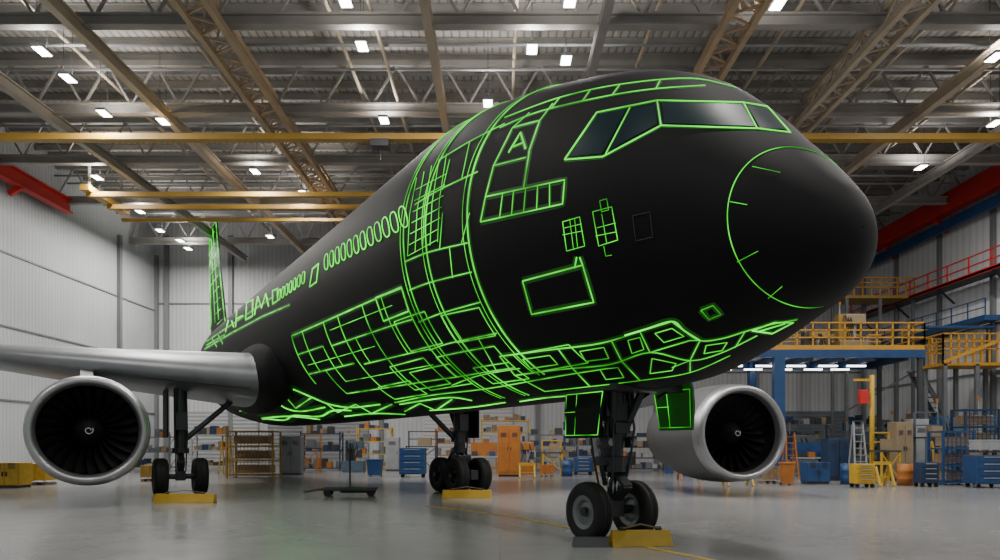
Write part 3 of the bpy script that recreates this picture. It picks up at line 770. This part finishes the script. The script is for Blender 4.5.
t = tag(MB().add([(-.3,-.12,0),(.3,-.12,0),(.3,.12,0),(-.3,.12,0),(-.28,-.03,.16),(.28,-.03,.16),(.28,.05,.16),(-.28,.05,.16)],
      [(0,3,2,1),(4,5,6,7),(0,1,5,4),(1,2,6,5),(2,3,7,6),(3,0,4,7)]).build('wheel_chock', M['dgrey']), 'small dark wheel chock at the left nose wheel', 'wheel chock'); t.location = (x, y-.18, 0)
x, y = ground(185, 502.5); chock('yellow chock at the main wheels under the near wing', x, y, 0, 1.8)
x, y = ground(467, 498); chock('yellow chock at the main wheels under the fuselage middle', x, y, 0, 1.6)
pts = [ground(*p) for p in ((425,506),(470,511),(520,518),(565,527),(610,538),(660,550),(720,562),(800,580))]
v = []
for i, (x, y) in enumerate(pts):
    a = Vector(pts[max(i-1,0)]); b = Vector(pts[min(i+1,len(pts)-1)]); d = (b-a).normalized(); n = Vector((-d.y, d.x))*.065
    v += [(x+n.x, y+n.y, .004), (x-n.x, y-n.y, .004)]
f = [(2*i, 2*i+1, 2*i+3, 2*i+2) for i in range(len(pts)-1)]
tag(MB().add(v, f).build('floor_guide_line', M['linepaint']), 'thin curved yellow guide line painted on the floor by the nose wheels', 'floor marking')
x, y = ground(350, 496)
t = T('towing_dolly', 'low dark dolly with an upright pole on the floor under the belly', 'dolly', (x, y, 0), .1)
MB().box((0,0,.24), (1.8,.7,.1)).box((.2,0,.16), (1.0,.3,.1)).build('deck', M['dgrey'], t, bevel=.02)
for sx in (-.7, .7):
    for sy in (-.28, .28): MB().cyl((sx, sy-.06, .12), (sx, sy+.06, .12), .12, n=16).build('caster', M['rubber'], t)
MB().cyl((0,0,.26), (0,0,1.75), .03, n=10).build('pole', M['gear'], t)
MB().bar((-.9,0,.24), (-1.5,0,.14), .07).build('tow_arm', M['dgrey'], t)

# ------------------------------------------------------------------ clutter kit
def place(px, Y, rz=0): return (gx(px, Y), Y, 0), rz
def cage(label, px, Y, w, d, h, mt, lv=3, rz=0):
    (l, r) = place(px, Y, rz); t = T('mesh_cage', label, 'cage', l, r)
    m = MB()
    for x in (-w/2, w/2):
        for y in (-d/2, d/2): m.box((x, y, h/2), (.09,.09,h))
    for k in range(lv+1):
        z = .12+(h-.16)*k/lv
        for y in (-d/2, d/2): m.bar((-w/2,y,z), (w/2,y,z), .07)
        for x in (-w/2, w/2): m.bar((x,-d/2,z), (x,d/2,z), .07)
    m.build('frame', mt, t)
    m = MB(); n = int(w/.18)
    for i in range(1, n): m.bar((-w/2+w*i/n,-d/2,.1), (-w/2+w*i/n,-d/2,h), .025)
    for i in range(1, int(h/.2)): m.bar((-w/2,-d/2,i*.2), (w/2,-d/2,i*.2), .025)
    m.build('wire_mesh', mt, t)
    for k in range(lv): MB().box((0,0,.14+(h-.16)*k/lv), (w,d,.04)).build('shelf', mt, t)
    for k in range(lv): MB().box((random.uniform(-.1,.1),.05,.2+(h-.16)*(k+.32)/lv), (w*.75,d*.7,(h/lv)*.5)).build('load', M['wood'] if k % 2 else M['tan'], t)
    return t
def cabinet(label, px, Y, w, d, h, mt, rz=0, doors=2, name='tool_cabinet'):
    l, r = place(px, Y, rz); t = T(name, label, 'cabinet', l, r)
    MB().box((0,0,h/2+.05), (w,d,h-.1)).build('body', mt, t, bevel=.02)
    MB().box((0,0,.05), (w*.94,d*.9,.1)).build('plinth', M['dgrey'], t)
    for i in range(doors):
        dw = w/doors; dr = MB().box((-w/2+dw*(i+.5),-d/2-.015,h/2+.06), (dw*.92,.03,h*.86)).build('door', mt, t, bevel=.008)
        MB().box((-w/2+dw*(i+.5)+(dw*.36 if i % 2 == 0 else -dw*.36),-d/2-.05,h*.55), (.04,.04,.18)).build('handle', M['dgrey'], dr)
        for k in range(5): MB().box((-w/2+dw*(i+.5),-d/2-.035,h*.78+k*.05), (dw*.5,.02,.02)).build('vent_slot', M['dgrey'], dr)
    return t
def trolley(label, px, Y, w, d, h, mt, rz=0, drawers=4):
    l, r = place(px, Y, rz); t = T('tool_trolley', label, 'trolley', l, r)
    MB().box((0,0,(h+.16)/2), (w,d,h-.16)).build('body', mt, t, bevel=.02)
    for i in range(drawers):
        dh = (h-.2)/drawers; dr = MB().box((0,-d/2-.012,.2+dh*(i+.5)), (w*.92,.025,dh*.84)).build('drawer', mt, t)
        MB().bar((-w*.3,-d/2-.045,.2+dh*(i+.72)), (w*.3,-d/2-.045,.2+dh*(i+.72)), .03).build('drawer_pull', M['lgrey'], dr)
    MB().tube([(w/2,-d*.35,h-.12),(w/2+.12,-d*.35,h-.05),(w/2+.12,d*.35,h-.05),(w/2,d*.35,h-.12)], .02, 6).build('push_handle', M['dgrey'], t)
    for x in (-w*.4, w*.4):
        for y in (-d*.36, d*.36): MB().cyl((x,y-.03,.08), (x,y+.03,.08), .08, n=12).build('caster', M['rubber'], t)
    return t
def rack(label, px, Y, w, d, h, lv, mt, rz=0, boxes=True, cols=('wood','dblue','lgrey','grey','dblue','tan','grey','dgrey','dgrey','orange')):
    l, r = place(px, Y, rz); t = T('storage_rack', label, 'rack', l, r)
    for x in (-w/2, w/2):
        for y in (-d/2, d/2): MB().box((x,y,h/2), (.08,.08,h)).build('upright', mt, t)
    for x in (-w/2, w/2):
        for k in range(lv): MB().bar((x,-d/2,h*k/lv+.1), (x,d/2,h*(k+1)/lv-.05), .04).build('brace', mt, t)
    for k in range(lv):
        z = .15+(h-.3)*k/(lv-1) if lv > 1 else .5; MB().box((0,0,z), (w,d,.07)).build('shelf', mt, t)
        if boxes:
            x = -w/2+.12
            while x < w/2-.3:
                bw = random.uniform(.18,.5); bh = random.uniform(.18,min(.65,h/lv*.75))
                if random.random() < .88 and x+bw < w/2:
                    MB().box((x+bw/2,-.02,z+.035+bh/2), (bw*.92,d*.7,bh)).build('stored_box', M[random.choice(cols)], t)
                x += bw
    return t
def bench(label, px, Y, w, d, h, mt, rz=0):
    l, r = place(px, Y, rz); t = T('work_bench', label, 'workbench', l, r)
    MB().box((0,0,h), (w,d,.07)).build('bench_top', M['lgrey'], t)
    for x in (-w*.46, w*.46):
        for y in (-d*.42, d*.42): MB().box((x,y,h/2-.02), (.08,.08,h-.04)).build('leg', mt, t)
    MB().box((0,0,h*.3), (w*.9,d*.8,.04)).build('lower_shelf', mt, t)
    MB().box((0,d*.46,h+.45), (w,.04,.8)).build('back_panel', mt, t)
    for k in range(3): MB().box((-w*.35+k*w*.33,.05,h+.18), (.35,.3,.28)).build('bench_box', M[('dgrey','orange','blue')[k]], t)
    return t
def bin_(label, px, Y, w, h, mt, rz=0):
    l, r = place(px, Y, rz); t = T('waste_bin', label, 'bin', l, r); a = w*.4; b = w*.5
    MB().add([(-a,-a,.06),(a,-a,.06),(a,a,.06),(-a,a,.06),(-b,-b,h*.9),(b,-b,h*.9),(b,b,h*.9),(-b,b,h*.9)],[(0,3,2,1),(4,5,6,7),(0,1,5,4),(1,2,6,5),(2,3,7,6),(3,0,4,7)]).build('body', mt, t, bevel=.02)
    MB().box((0,0,h*.94), (w*1.08,w*1.08,h*.08)).build('lid', mt, t, bevel=.02)
    for s in (-1, 1): MB().cyl((s*a,a,.08), (s*a*.8,a,.08), .08, n=12).build('caster', M['rubber'], t)
def crate(label, px, Y, w, d, h, mt, rz=0, z=0):
    l, r = place(px, Y, rz); t = T('storage_crate', label, 'crate', (l[0], l[1], z), r)
    MB().box((0,0,h/2+.1), (w,d,h-.2)).build('body', mt, t, bevel=.02)
    for x in (-w/2+.04, 0, w/2-.04): MB().box((x,-d/2-.02,h/2+.1), (.1,.05,h-.16)).build('batten', mt, t)
    for x in (-w*.4, 0, w*.4): MB().box((x,0,.05), (.14,d,.1)).build('skid', M['wood'], t)
    MB().box((0,0,h+.03), (w*1.03,d*1.03,.06)).build('lid', mt, t)
def trestle(label, px, Y, w, h, mt, rz=0):
    l, r = place(px, Y, rz); t = T('trestle_stand', label, 'trestle', l, r)
    MB().bar((-w/2,0,h), (w/2,0,h), .12, .14).build('top_rail', mt, t)
    for x in (-w*.42, w*.42):
        for s in (-1, 1): MB().bar((x,0,h), (x,s*.4,0.02), .08).build('leg', mt, t)
    MB().bar((-w*.42,0,h*.4), (w*.42,0,h*.4), .06).build('stretcher', mt, t)
def steps(label, px, Y, w, h, n, mt, rz=0):
    l, r = place(px, Y, rz); t = T('rolling_steps', label, 'access steps', l, r); run = .28*n
    for s in (-1, 1):
        MB().bar((-run/2,s*w/2,.15), (run/2,s*w/2,h), .1, .16).build('stringer', mt, t)
        MB().tube([(-run/2,s*w/2,.15),(-run/2,s*w/2,1.1),(run/2,s*w/2,h+.95),(run/2+.8,s*w/2,h+.95),(run/2+.8,s*w/2,h)], .03, 6).build('handrail', mt, t)
        for x in (run/2+.05, run/2+.75): MB().bar((x,s*w/2,.02), (x,s*w/2,h), .08).build('leg', mt, t)
    for i in range(n): MB().box((-run/2+run*(i+.5)/n,0,.15+(h-.15)*(i+.6)/n), (.26,w,.04)).build('tread', M['dgrey'], t)
    MB().box((run/2+.4,0,h), (.85,w,.06)).build('platform', mt, t)
def frame_stand(label, px, Y, w, d, h, mt, rz=0):
    l, r = place(px, Y, rz); t = T('dock_stand', label, 'work stand', l, r); hd = h*.62
    for x in (-w/2, w/2):
        for y in (-d/2, d/2): MB().box((x,y,h/2 if y > 0 else hd/2), (.08,.08,h if y > 0 else hd)).build('upright', mt, t)
    MB().box((0,0,hd), (w+.1,d+.1,.07)).build('deck', M['dgrey'], t)
    MB().bar((-w/2,-d/2,.15), (w/2,-d/2,hd-.1), .05).build('brace', mt, t); MB().bar((w/2,-d/2,.15), (-w/2,-d/2,hd-.1), .05).build('brace', mt, t)
    for z in (h*.8, h-.04): MB().bar((-w/2,d/2,z), (w/2,d/2,z), .06).build('guard_rail', mt, t)
    MB().box((w*.1,0,hd+.3), (w*.45,d*.5,.5)).build('stowed_unit', M[random.choice(['tan','grey','dgrey'])], t)
def drum(label, px, Y, mt, h=.9, r=.3):
    l, rr = place(px, Y); t = T('oil_drum', label, 'drum', l, 0)
    MB().lathe([(.001,.0),(r,.0),(r,.28*h),(r*1.04,.31*h),(r,.34*h),(r,.64*h),(r*1.04,.67*h),(r,.7*h),(r,h),(r*.94,h),(r*.93,h-.03),(.001,h-.03)], (0,0,0), (0,0,1), 24).build('shell', mt, t, True)
    MB().cyl((r*.5,0,h-.03), (r*.5,0,h+.01), .05, n=10).build('bung_cap', M['dgrey'], t)
def machine(label, px, Y, w, h, mt, mt2, seed):
    """workshop machine: base, column, head, control panel, hoses, lamp mast"""
    q = random.Random(seed); l, r = place(px, Y); t = T('workshop_machine', label, 'machine', l, r)
    MB().box((0,0,h*.16), (w,1.0,h*.32)).build('base', mt, t, bevel=.03)
    MB().box((-w*.2,.2,h*.6), (w*.42,.5,h*.62)).build('column', mt2, t, bevel=.02)
    MB().box((w*.1,0,h*.78), (w*.7,.7,h*.22)).build('head', mt, t, bevel=.04)
    MB().box((w*.34,-.45,h*.52), (w*.24,.08,h*.2)).build('control_panel', M['dgrey'], t)
    MB().bar((w*.34,-.4,h*.3), (w*.34,-.4,h*.44), .06).build('panel_arm', M['lgrey'], t)
    MB().cyl((w*.12,-.1,h*.68), (w*.12,-.1,h*.4), w*.07, w*.05, 12).build('spindle', M['lgrey'], t)
    for i in range(3):
        x = q.uniform(-w*.3, w*.2); MB().tube([(x,-.3,h*.85),(x+.12,-.5,h*.62),(x-.05,-.52,h*.34)], .03, 6).build('hose', M['rubber'], t)
    MB().cyl((-w*.3,.2,h*.9), (-w*.3,.2,h*1.12), .03, n=8).build('lamp_mast', M['lgrey'], t)
    MB().cyl((-w*.3,.2,h*1.12), (-w*.3,.2,h*1.18), .07, n=10).build('beacon', M['orange'], t)
    return t
def ladder(label, px, Y, h, mt):
    l, r = place(px, Y); t = T('step_ladder', label, 'ladder', l, r)
    for s in (-1, 1):
        MB().bar((s*.3,-.35,0), (s*.2,0,h), .06).build('rail', mt, t); MB().bar((s*.3,.4,0), (s*.2,.04,h), .05).build('rear_rail', mt, t)
    n = int(h/.28)
    for i in range(1, n): f = i/n; MB().box((0,-.35*(1-f),h*f), (.58-.18*f,.1,.03)).build('rung', mt, t)
    MB().box((0,0,h), (.46,.24,.05)).build('top_cap', M['dgrey'], t)

# left of / under the aircraft
cabinet('yellow steel locker on the floor left of the near engine', 12, 28, 1.1, .8, 1.0, M['yellow'])
crate('yellow box crate half hidden behind the near engine intake', 40, 30, 1.0, .8, .85, M['yellow'])
crate('small mustard crate on the floor right of the near engine', 152, 33, .7, .7, .7, M['mustard'])
rack('grey rack loaded with boxes at the back wall behind the near wing gear', 150, 49, 3.2, .9, 2.4, 3, M['grey'])
rack('pale grey loaded rack at the back right of the near wing gear', 212, 52, 2.6, .9, 2.6, 3, M['lgrey'])
ladder('yellow step ladder left of the tall mustard mesh cage', 226, 40, 2.2, M['yellow'])
cage('tall mustard mesh cage standing behind the rear belly', 254, 37, 2.4, 1.3, 2.45, M['mustard'])
cabinet('grey two-door cabinet just right of the mustard mesh cage', 292, 40, 1.2, .7, 2.2, M['grey'])
frame_stand('orange work stand between the grey cabinet and the dark blue rack', 310, 43.5, 1.1, .9, 2.4, M['orange'])
rack('dark blue loaded rack behind the low dolly', 322, 47, 2.6, .9, 2.6, 3, M['dblue'])
machine('grey and blue workshop machine at the back right of the dolly pole', 354, 44, 1.3, 2.2, M['bgrey'], M['dgrey'], 11)
bin_('small blue bin left of the blue tool trolley under the belly', 375, 38, .8, .95, M['blue'])
rack('yellow loaded rack at the back behind the small blue bin', 375, 50, 2.4, .9, 3.0, 4, M['yellow'])
trolley('blue tool trolley under the fuselage, left of the bogie gear', 413, 37, 1.35, .8, 1.55, M['blue'])
cabinet('slim grey locker between the blue bin and the blue trolley', 393, 46, .9, .6, 2.2, M['lgrey'], doors=1)
frame_stand('dark blue work stand behind the blue tool trolley under the belly', 422, 44, 1.8, 1.2, 2.6, M['dblue'])
rack('orange loaded rack behind the bogie gear strut', 455, 48, 2.6, .9, 2.8, 4, M['orange'])
trestle('orange trestle left of the orange workbench near the bogie wheels', 474, 37, .8, .9, M['orange'])
cabinet('tall orange machine cabinet standing right of the bogie gear', 509, 38, 1.2, 1.0, 2.75, M['orange'])
bench('orange workbench just left of the tall orange machine cabinet base', 484, 42, 1.6, .8, 1.0, M['orange'])
rack('tall yellow rack at the back directly behind the orange machine cabinet', 505, 51, 3.4, .9, 3.6, 5, M['yellow'])
rack('grey long rack full of boxes right of the orange machine cabinet', 553, 46, 3.2, .9, 2.5, 4, M['grey'])
machine('orange and grey workshop machine directly behind the yellow trestle', 526, 41.2, 1.0, 2.1, M['orange'], M['grey'], 2)
frame_stand('yellow work stand in front of the grey long rack', 552, 41, 1.1, .9, 2.0, M['yellow'])
trestle('yellow trestle right beside the tall orange machine cabinet', 527, 36, .9, .7, M['yellow'])
drum('blue drum between the yellow work stand and the nose gear', 567, 38, M['blue'])
crate('small orange crate between the yellow trestle and the blue drum', 547, 37, .7, .6, .6, M['orange'])
trolley('small blue trolley left of the nose gear in the background', 583, 40, 1.0, .7, 1.0, M['blue'])
crate('wooden crate beside the small blue trolley behind the nose gear', 603, 39, .8, .8, .8, M['wood'])
machine('dark workshop machine behind the nose gear strut', 602, 46, 1.5, 2.4, M['dgrey'], M['grey'], 3)
rack('blue tall rack far back behind the nose gear strut', 585, 51, 3, .9, 3.4, 5, M['blue'])
rack('dark loaded rack seen between nose gear and far engine', 642, 46, 3.0, .9, 2.4, 4, M['dgrey'])
trestle('yellow trestle on the floor beneath the far engine', 738, 29, 1.2, .7, M['yellow'])
trestle('orange trestle left of the far engine behind nose gear', 690, 34, 1.2, .8, M['orange'])

# mezzanine behind the nose at right
Y0 = 37
t = T('mezzanine_platform', 'raised work platform with orange-yellow railing on blue posts behind the nose', 'platform', (0, Y0, 0))
xa, xb = gx(668, Y0), gx(921, Y0); dz = gz(353, Y0)
MB().box(((xa+xb)/2, 1.8, dz), (xb-xa, 4.2, .14)).build('deck', M['dgrey'], t)
MB().box(((xa+xb)/2, -.3, dz-.08), (xb-xa, .16, .42)).build('edge_beam', M['blue'], t)
MB().box(((xa+xb)/2, 3.8, dz-.25), (xb-xa, .16, .4)).build('edge_beam', M['blue'], t)
for k in range(8): MB().box((xa+(xb-xa)*(k+.5)/8, 1.8, dz-.25), (.12, 4, .34)).build('joist', M['dblue'], t)
MB().box(((xa+xb)/2, -.32, dz+.22), (xb-xa, .06, .3)).build('kick_plate', M['railo'], t)
def rail(par, p, q, z, h, mt, n):
    p = Vector((p[0], p[1], z)); q = Vector((q[0], q[1], z)); m = MB()
    for e in (.5, .75, 1.0): m.bar(p+Vector((0,0,h*e)), q+Vector((0,0,h*e)), .07)
    for i in range(n+1):
        a = p.lerp(q, i/n); m.bar(a, a+Vector((0,0,h)), .07)
    return m.build('railing', mt, par)
rail(t, (xa,-.3), (xb,-.3), dz, 1.55, M['railo'], 16)
rail(t, (xb,-.3), (xb,3.8), dz, 1.55, M['railo'], 4)
rail(t, (xa,3.8), (xb,3.8), dz, 1.55, M['railo'], 16)
for x in (gx(777,Y0), gx(686,Y0)):
    MB().box((x, -.2, dz/2), (.55, .4, dz-.1)).build('post', M['blue'], t); MB().box((x, 3.7, dz/2), (.4, .4, dz-.1)).build('post', M['blue'], t)
for y in (-.2, 3.7): MB().box((xb-.2, y, dz/2), (.2, .2, dz-.1)).build('post', M['dgrey'], t)
for px in (700, 735, 768, 800, 833, 862):
    for y in (1.2, 3.0): MB().box((gx(px, Y0)+.3, y, dz-.55), (1.0, .16, .08)).build('strip_light', M['tube'], t)
machine('pale tan tall machine standing on the orange-yellow platform', 850, Y0+2, 1.6, 2.6, M['tan'], M['mustard'], 4).location.z = dz+.07
machine('mustard machine on the platform close to the nose underside', 815, Y0+2, 1.5, 1.5, M['mustard'], M['dgrey'], 5).location.z = dz+.07
t = T('access_gantry', 'high yellow railed access gantry on thin grey legs behind the raised platform', 'access gantry', (0, 48.2, 0))
xa, xb = gx(838, 48.2), gx(906, 48.2); gz1 = gz(300, 48.2)
MB().box(((xa+xb)/2, 0, gz1), (xb-xa, 2.2, .2)).build('deck', M['mustard'], t)
rail(t, (xa,-1), (xb,-1), gz1, 1.3, M['railo'], 8)
for x in (xa+.1, (xa+xb)/2, xb-.1):
    for y in (-1, 1): MB().box((x,y,gz1/2), (.18,.18,gz1)).build('leg', M['grey'], t)
for k in range(3):
    z0, z1 = 1+k*3, 3.6+k*3
    MB().bar((xa+.1,-1,z0), (xb-.1,-1,z1), .1).build('brace', M['grey'], t)
Y1 = 40
t = T('stair_gantry', 'yellow railed landing with grey stair beside the right wall', 'stair gantry', (0, Y1, 0))
xa, xb = gx(932, Y1), gx(1000, Y1); dz2 = gz(366, Y1)
MB().box(((xa+xb)/2, 0, dz2), (xb-xa, 2, .16)).build('deck', M['railo'], t)
rail(t, (xa,-1), (xb,-1), dz2, 1.7, M['railo'], 9); rail(t, (xa,-1), (xa,1), dz2, 1.7, M['railo'], 2); rail(t, (xa,1), (xb,1), dz2, 1.7, M['railo'], 9)
MB().bar((xa,-1.05,dz2+.1), (xb,-1.05,dz2+1.6), .12, .18).build('ramp_rail', M['railo'], t)
for x in (xa+.15, (xa+xb)/2, xb-.2):
    for y in (-.9, .9): MB().box((x,y,dz2/2), (.2,.2,dz2)).build('leg', M['grey'], t)
for y in (1.3, 2.3): MB().bar((xa,y,dz2), (xb-.4,y,.1), .1, .25).build('stringer', M['grey'], t)
for i in range(20):
    f = (i+.5)/20; MB().box((xa+(xb-.4-xa)*f, 1.8, dz2+(0.1-dz2)*f), (.24, .95, .04)).build('tread', M['dgrey'], t)
MB().box(((xa+xb)/2, .6, dz2+2.3), (xb-xa, .6, .12)).build('canopy', M['blue'], t)
for x in (xa+.1, xb-.1): MB().bar((x,.9,dz2), (x,.9,dz2+2.3), .08).build('canopy_post', M['dgrey'], t)
t = T('wall_walkway', 'long red railed walkway fixed high on the right wall', 'walkway', (XR-.32, 20, 0))
MB().box((-.6, 6, 11.6), (1.2, 58, .14)).build('deck', M['dgrey'], t)
m = MB()
for z in (12.15, 12.7): m.bar((-1.15,-22,z), (-1.15,35,z), .07)
for i in range(30): m.bar((-1.15,-22+2*i*.98,11.6), (-1.15,-22+2*i*.98,12.7), .07)
m.bar((-1.17,-22,11.62), (-1.17,35,11.62), .06, .24)
m.build('railing', M['red'], t)
for i in range(12): MB().bar((-.05,-20+4.9*i,10.6), (-1.1,-20+4.9*i,11.55), .1).build('bracket', M['dgrey'], t)
t = T('wall_walkway', 'lower blue ledge on the right wall above the yellow stair landing', 'walkway', (XR-.32, 20, 0))
MB().box((-.5, 26, 9.0), (1.0, 12, .3)).build('deck', M['blue'], t)
m = MB()
for z in (9.6, 10.1): m.bar((-.95,20,z), (-.95,32,z), .05)
for i in range(9): m.bar((-.95,20+1.5*i,9.1), (-.95,20+1.5*i,10.1), .05)
m.build('railing', M['blue'], t)
t = T('jib_post', 'tall thin yellow post with a red box right of the blue platform post', 'post', (gx(872, 34), 34, 0))
MB().cyl((0,0,0), (0,0,gz(375,34)), .11, n=14).build('column', M['yellow'], t, True)
MB().box((0,0,.03), (.6,.6,.06)).build('base_plate', M['yellow'], t)
MB().bar((0,0,gz(380,34)), (-.9,0,gz(380,34)), .1, .12).build('jib_arm', M['yellow'], t)
MB().box((-.45,-.05,gz(397,34)), (.4,.3,.7)).build('red_box', M['red'], t, bevel=.03)
# right hand floor clutter
bin_('orange waste bin at the foot of the blue platform post', 787, 29.5, .5, 1.0, M['orange'])
bench('blue framed workbench under the platform, left of the dark blue cabinet', 812, 38, 2.0, .9, 1.0, M['blue'])
cabinet('blue low cabinet in front of the platform, left of dark tall cabinet', 815, 30.5, 1.0, .7, .95, M['blue'])
cabinet('dark blue tall cabinet under the platform right of the workbench', 835, 33.5, 1.0, .8, 2.0, M['dblue'])
rack('grey loaded rack at the back under the platform', 800, 47, 4, 1, 3.2, 4, M['grey'])
rack('blue loaded rack at the back wall behind the yellow post', 868, 52, 3.2, 1, 3.4, 4, M['blue'])
machine('grey workshop machine under the platform behind the workbench', 800, 42.2, 1.8, 2.6, M['grey'], M['dblue'], 6)
machine('blue workshop machine under the platform left of the yellow post', 856, 42.2, 1.5, 2.8, M['bgrey'], M['grey'], 7)
ladder('orange step ladder under the platform beside the blue post', 790, 34.5, 2.4, M['orange'])
ladder('tall pale ladder standing between the dark cabinet and the yellow post', 858, 32.2, 2.8, M['lgrey'])
trolley('yellow drawer trolley standing by the yellow post', 862, 28, .75, .6, .95, M['yellow'])
trestle('yellow trestle right of the yellow drawer trolley', 882, 29, .7, .95, M['yellow'])
frame_stand('yellow work stand just right of the yellow post', 885, 31.5, .8, .9, 2.3, M['yellow'])
cabinet('tan tall cabinet right of the yellow post', 900, 33.6, .8, .8, 2.8, M['tan'])
cabinet('pale grey tall locker right of the tan cabinet', 917, 35.3, .8, .7, 3.0, M['lgrey'], doors=1)
machine('tan workshop machine behind the pale grey tall locker', 900, 42.4, 1.2, 3.2, M['tan'], M['grey'], 8)
steps('grey rolling access steps behind the tan cabinet', 872, 45, .9, 2.2, 8, M['grey'])
cage('blue mesh cage with loads left of the right edge trolley', 951, 30, 1.3, 1.0, 2.3, M['blue'])
trolley('large blue drawer trolley at the right edge of the floor', 985, 28, 1.2, .9, 1.3, M['blue'])
crate('grey equipment case resting on the large blue drawer trolley', 985, 28, .9, .6, .55, M['lgrey'], z=1.3)
cage('tall dark blue mesh cage behind the large blue drawer trolley', 975, 33.5, 1.6, 1.0, 3.4, M['dblue'], 4)
machine('large grey-blue machine at the right edge behind the dark blue cage', 992, 36.8, 1.9, 3.6, M['bgrey'], M['lgrey'], 12)
rack('blue loaded rack against the right wall behind the stairs', 925, 46, 2.4, 1, 3.4, 4, M['dblue'])
trolley('small blue trolley right of the pale grey locker', 926, 28.5, .7, .6, 1.0, M['dblue'])
frame_stand('blue work stand between the tan cabinet and the blue mesh cage', 932, 33.0, 1.1, .9, 3.3, M['bgrey'])
machine('grey workshop machine behind the blue mesh cage', 948, 36.6, 1.5, 3.5, M['bgrey'], M['blue'], 9)
ladder('yellow step ladder between the blue work stand and the blue cage', 937, 31.3, 1.9, M['yellow'])
crate('tan crate in front of the blue work stand at right', 913, 31.2, .7, .7, .8, M['tan'])
drum('blue drum right of the dark blue tall cabinet', 848, 30.2, M['blue'])
drum('orange drum in front of the tan tall cabinet', 905, 29.5, M['orange'])
crate('wooden crate left of the orange waste bin behind the far engine', 768, 31, .7, .7, .7, M['wood'])

# ------------------------------------------------------------------ world, camera
w = bpy.data.worlds.new('World'); bpy.context.scene.world = w; w.use_nodes = True
bg = w.node_tree.nodes['Background']; bg.inputs['Color'].default_value = (.85, .93, 1, 1); bg.inputs['Strength'].default_value = .34
cd = bpy.data.cameras.new('Camera'); cam = bpy.data.objects.new('Camera', cd); C.objects.link(cam)
cam.location = (0, 0, CH); cam.rotation_euler = (PI/2, 0, 0)
cd.sensor_width = 36; cd.lens = 36*F/1000; cd.shift_y = (HZ-280)/1000; cd.clip_end = 300
bpy.context.scene.camera = cam
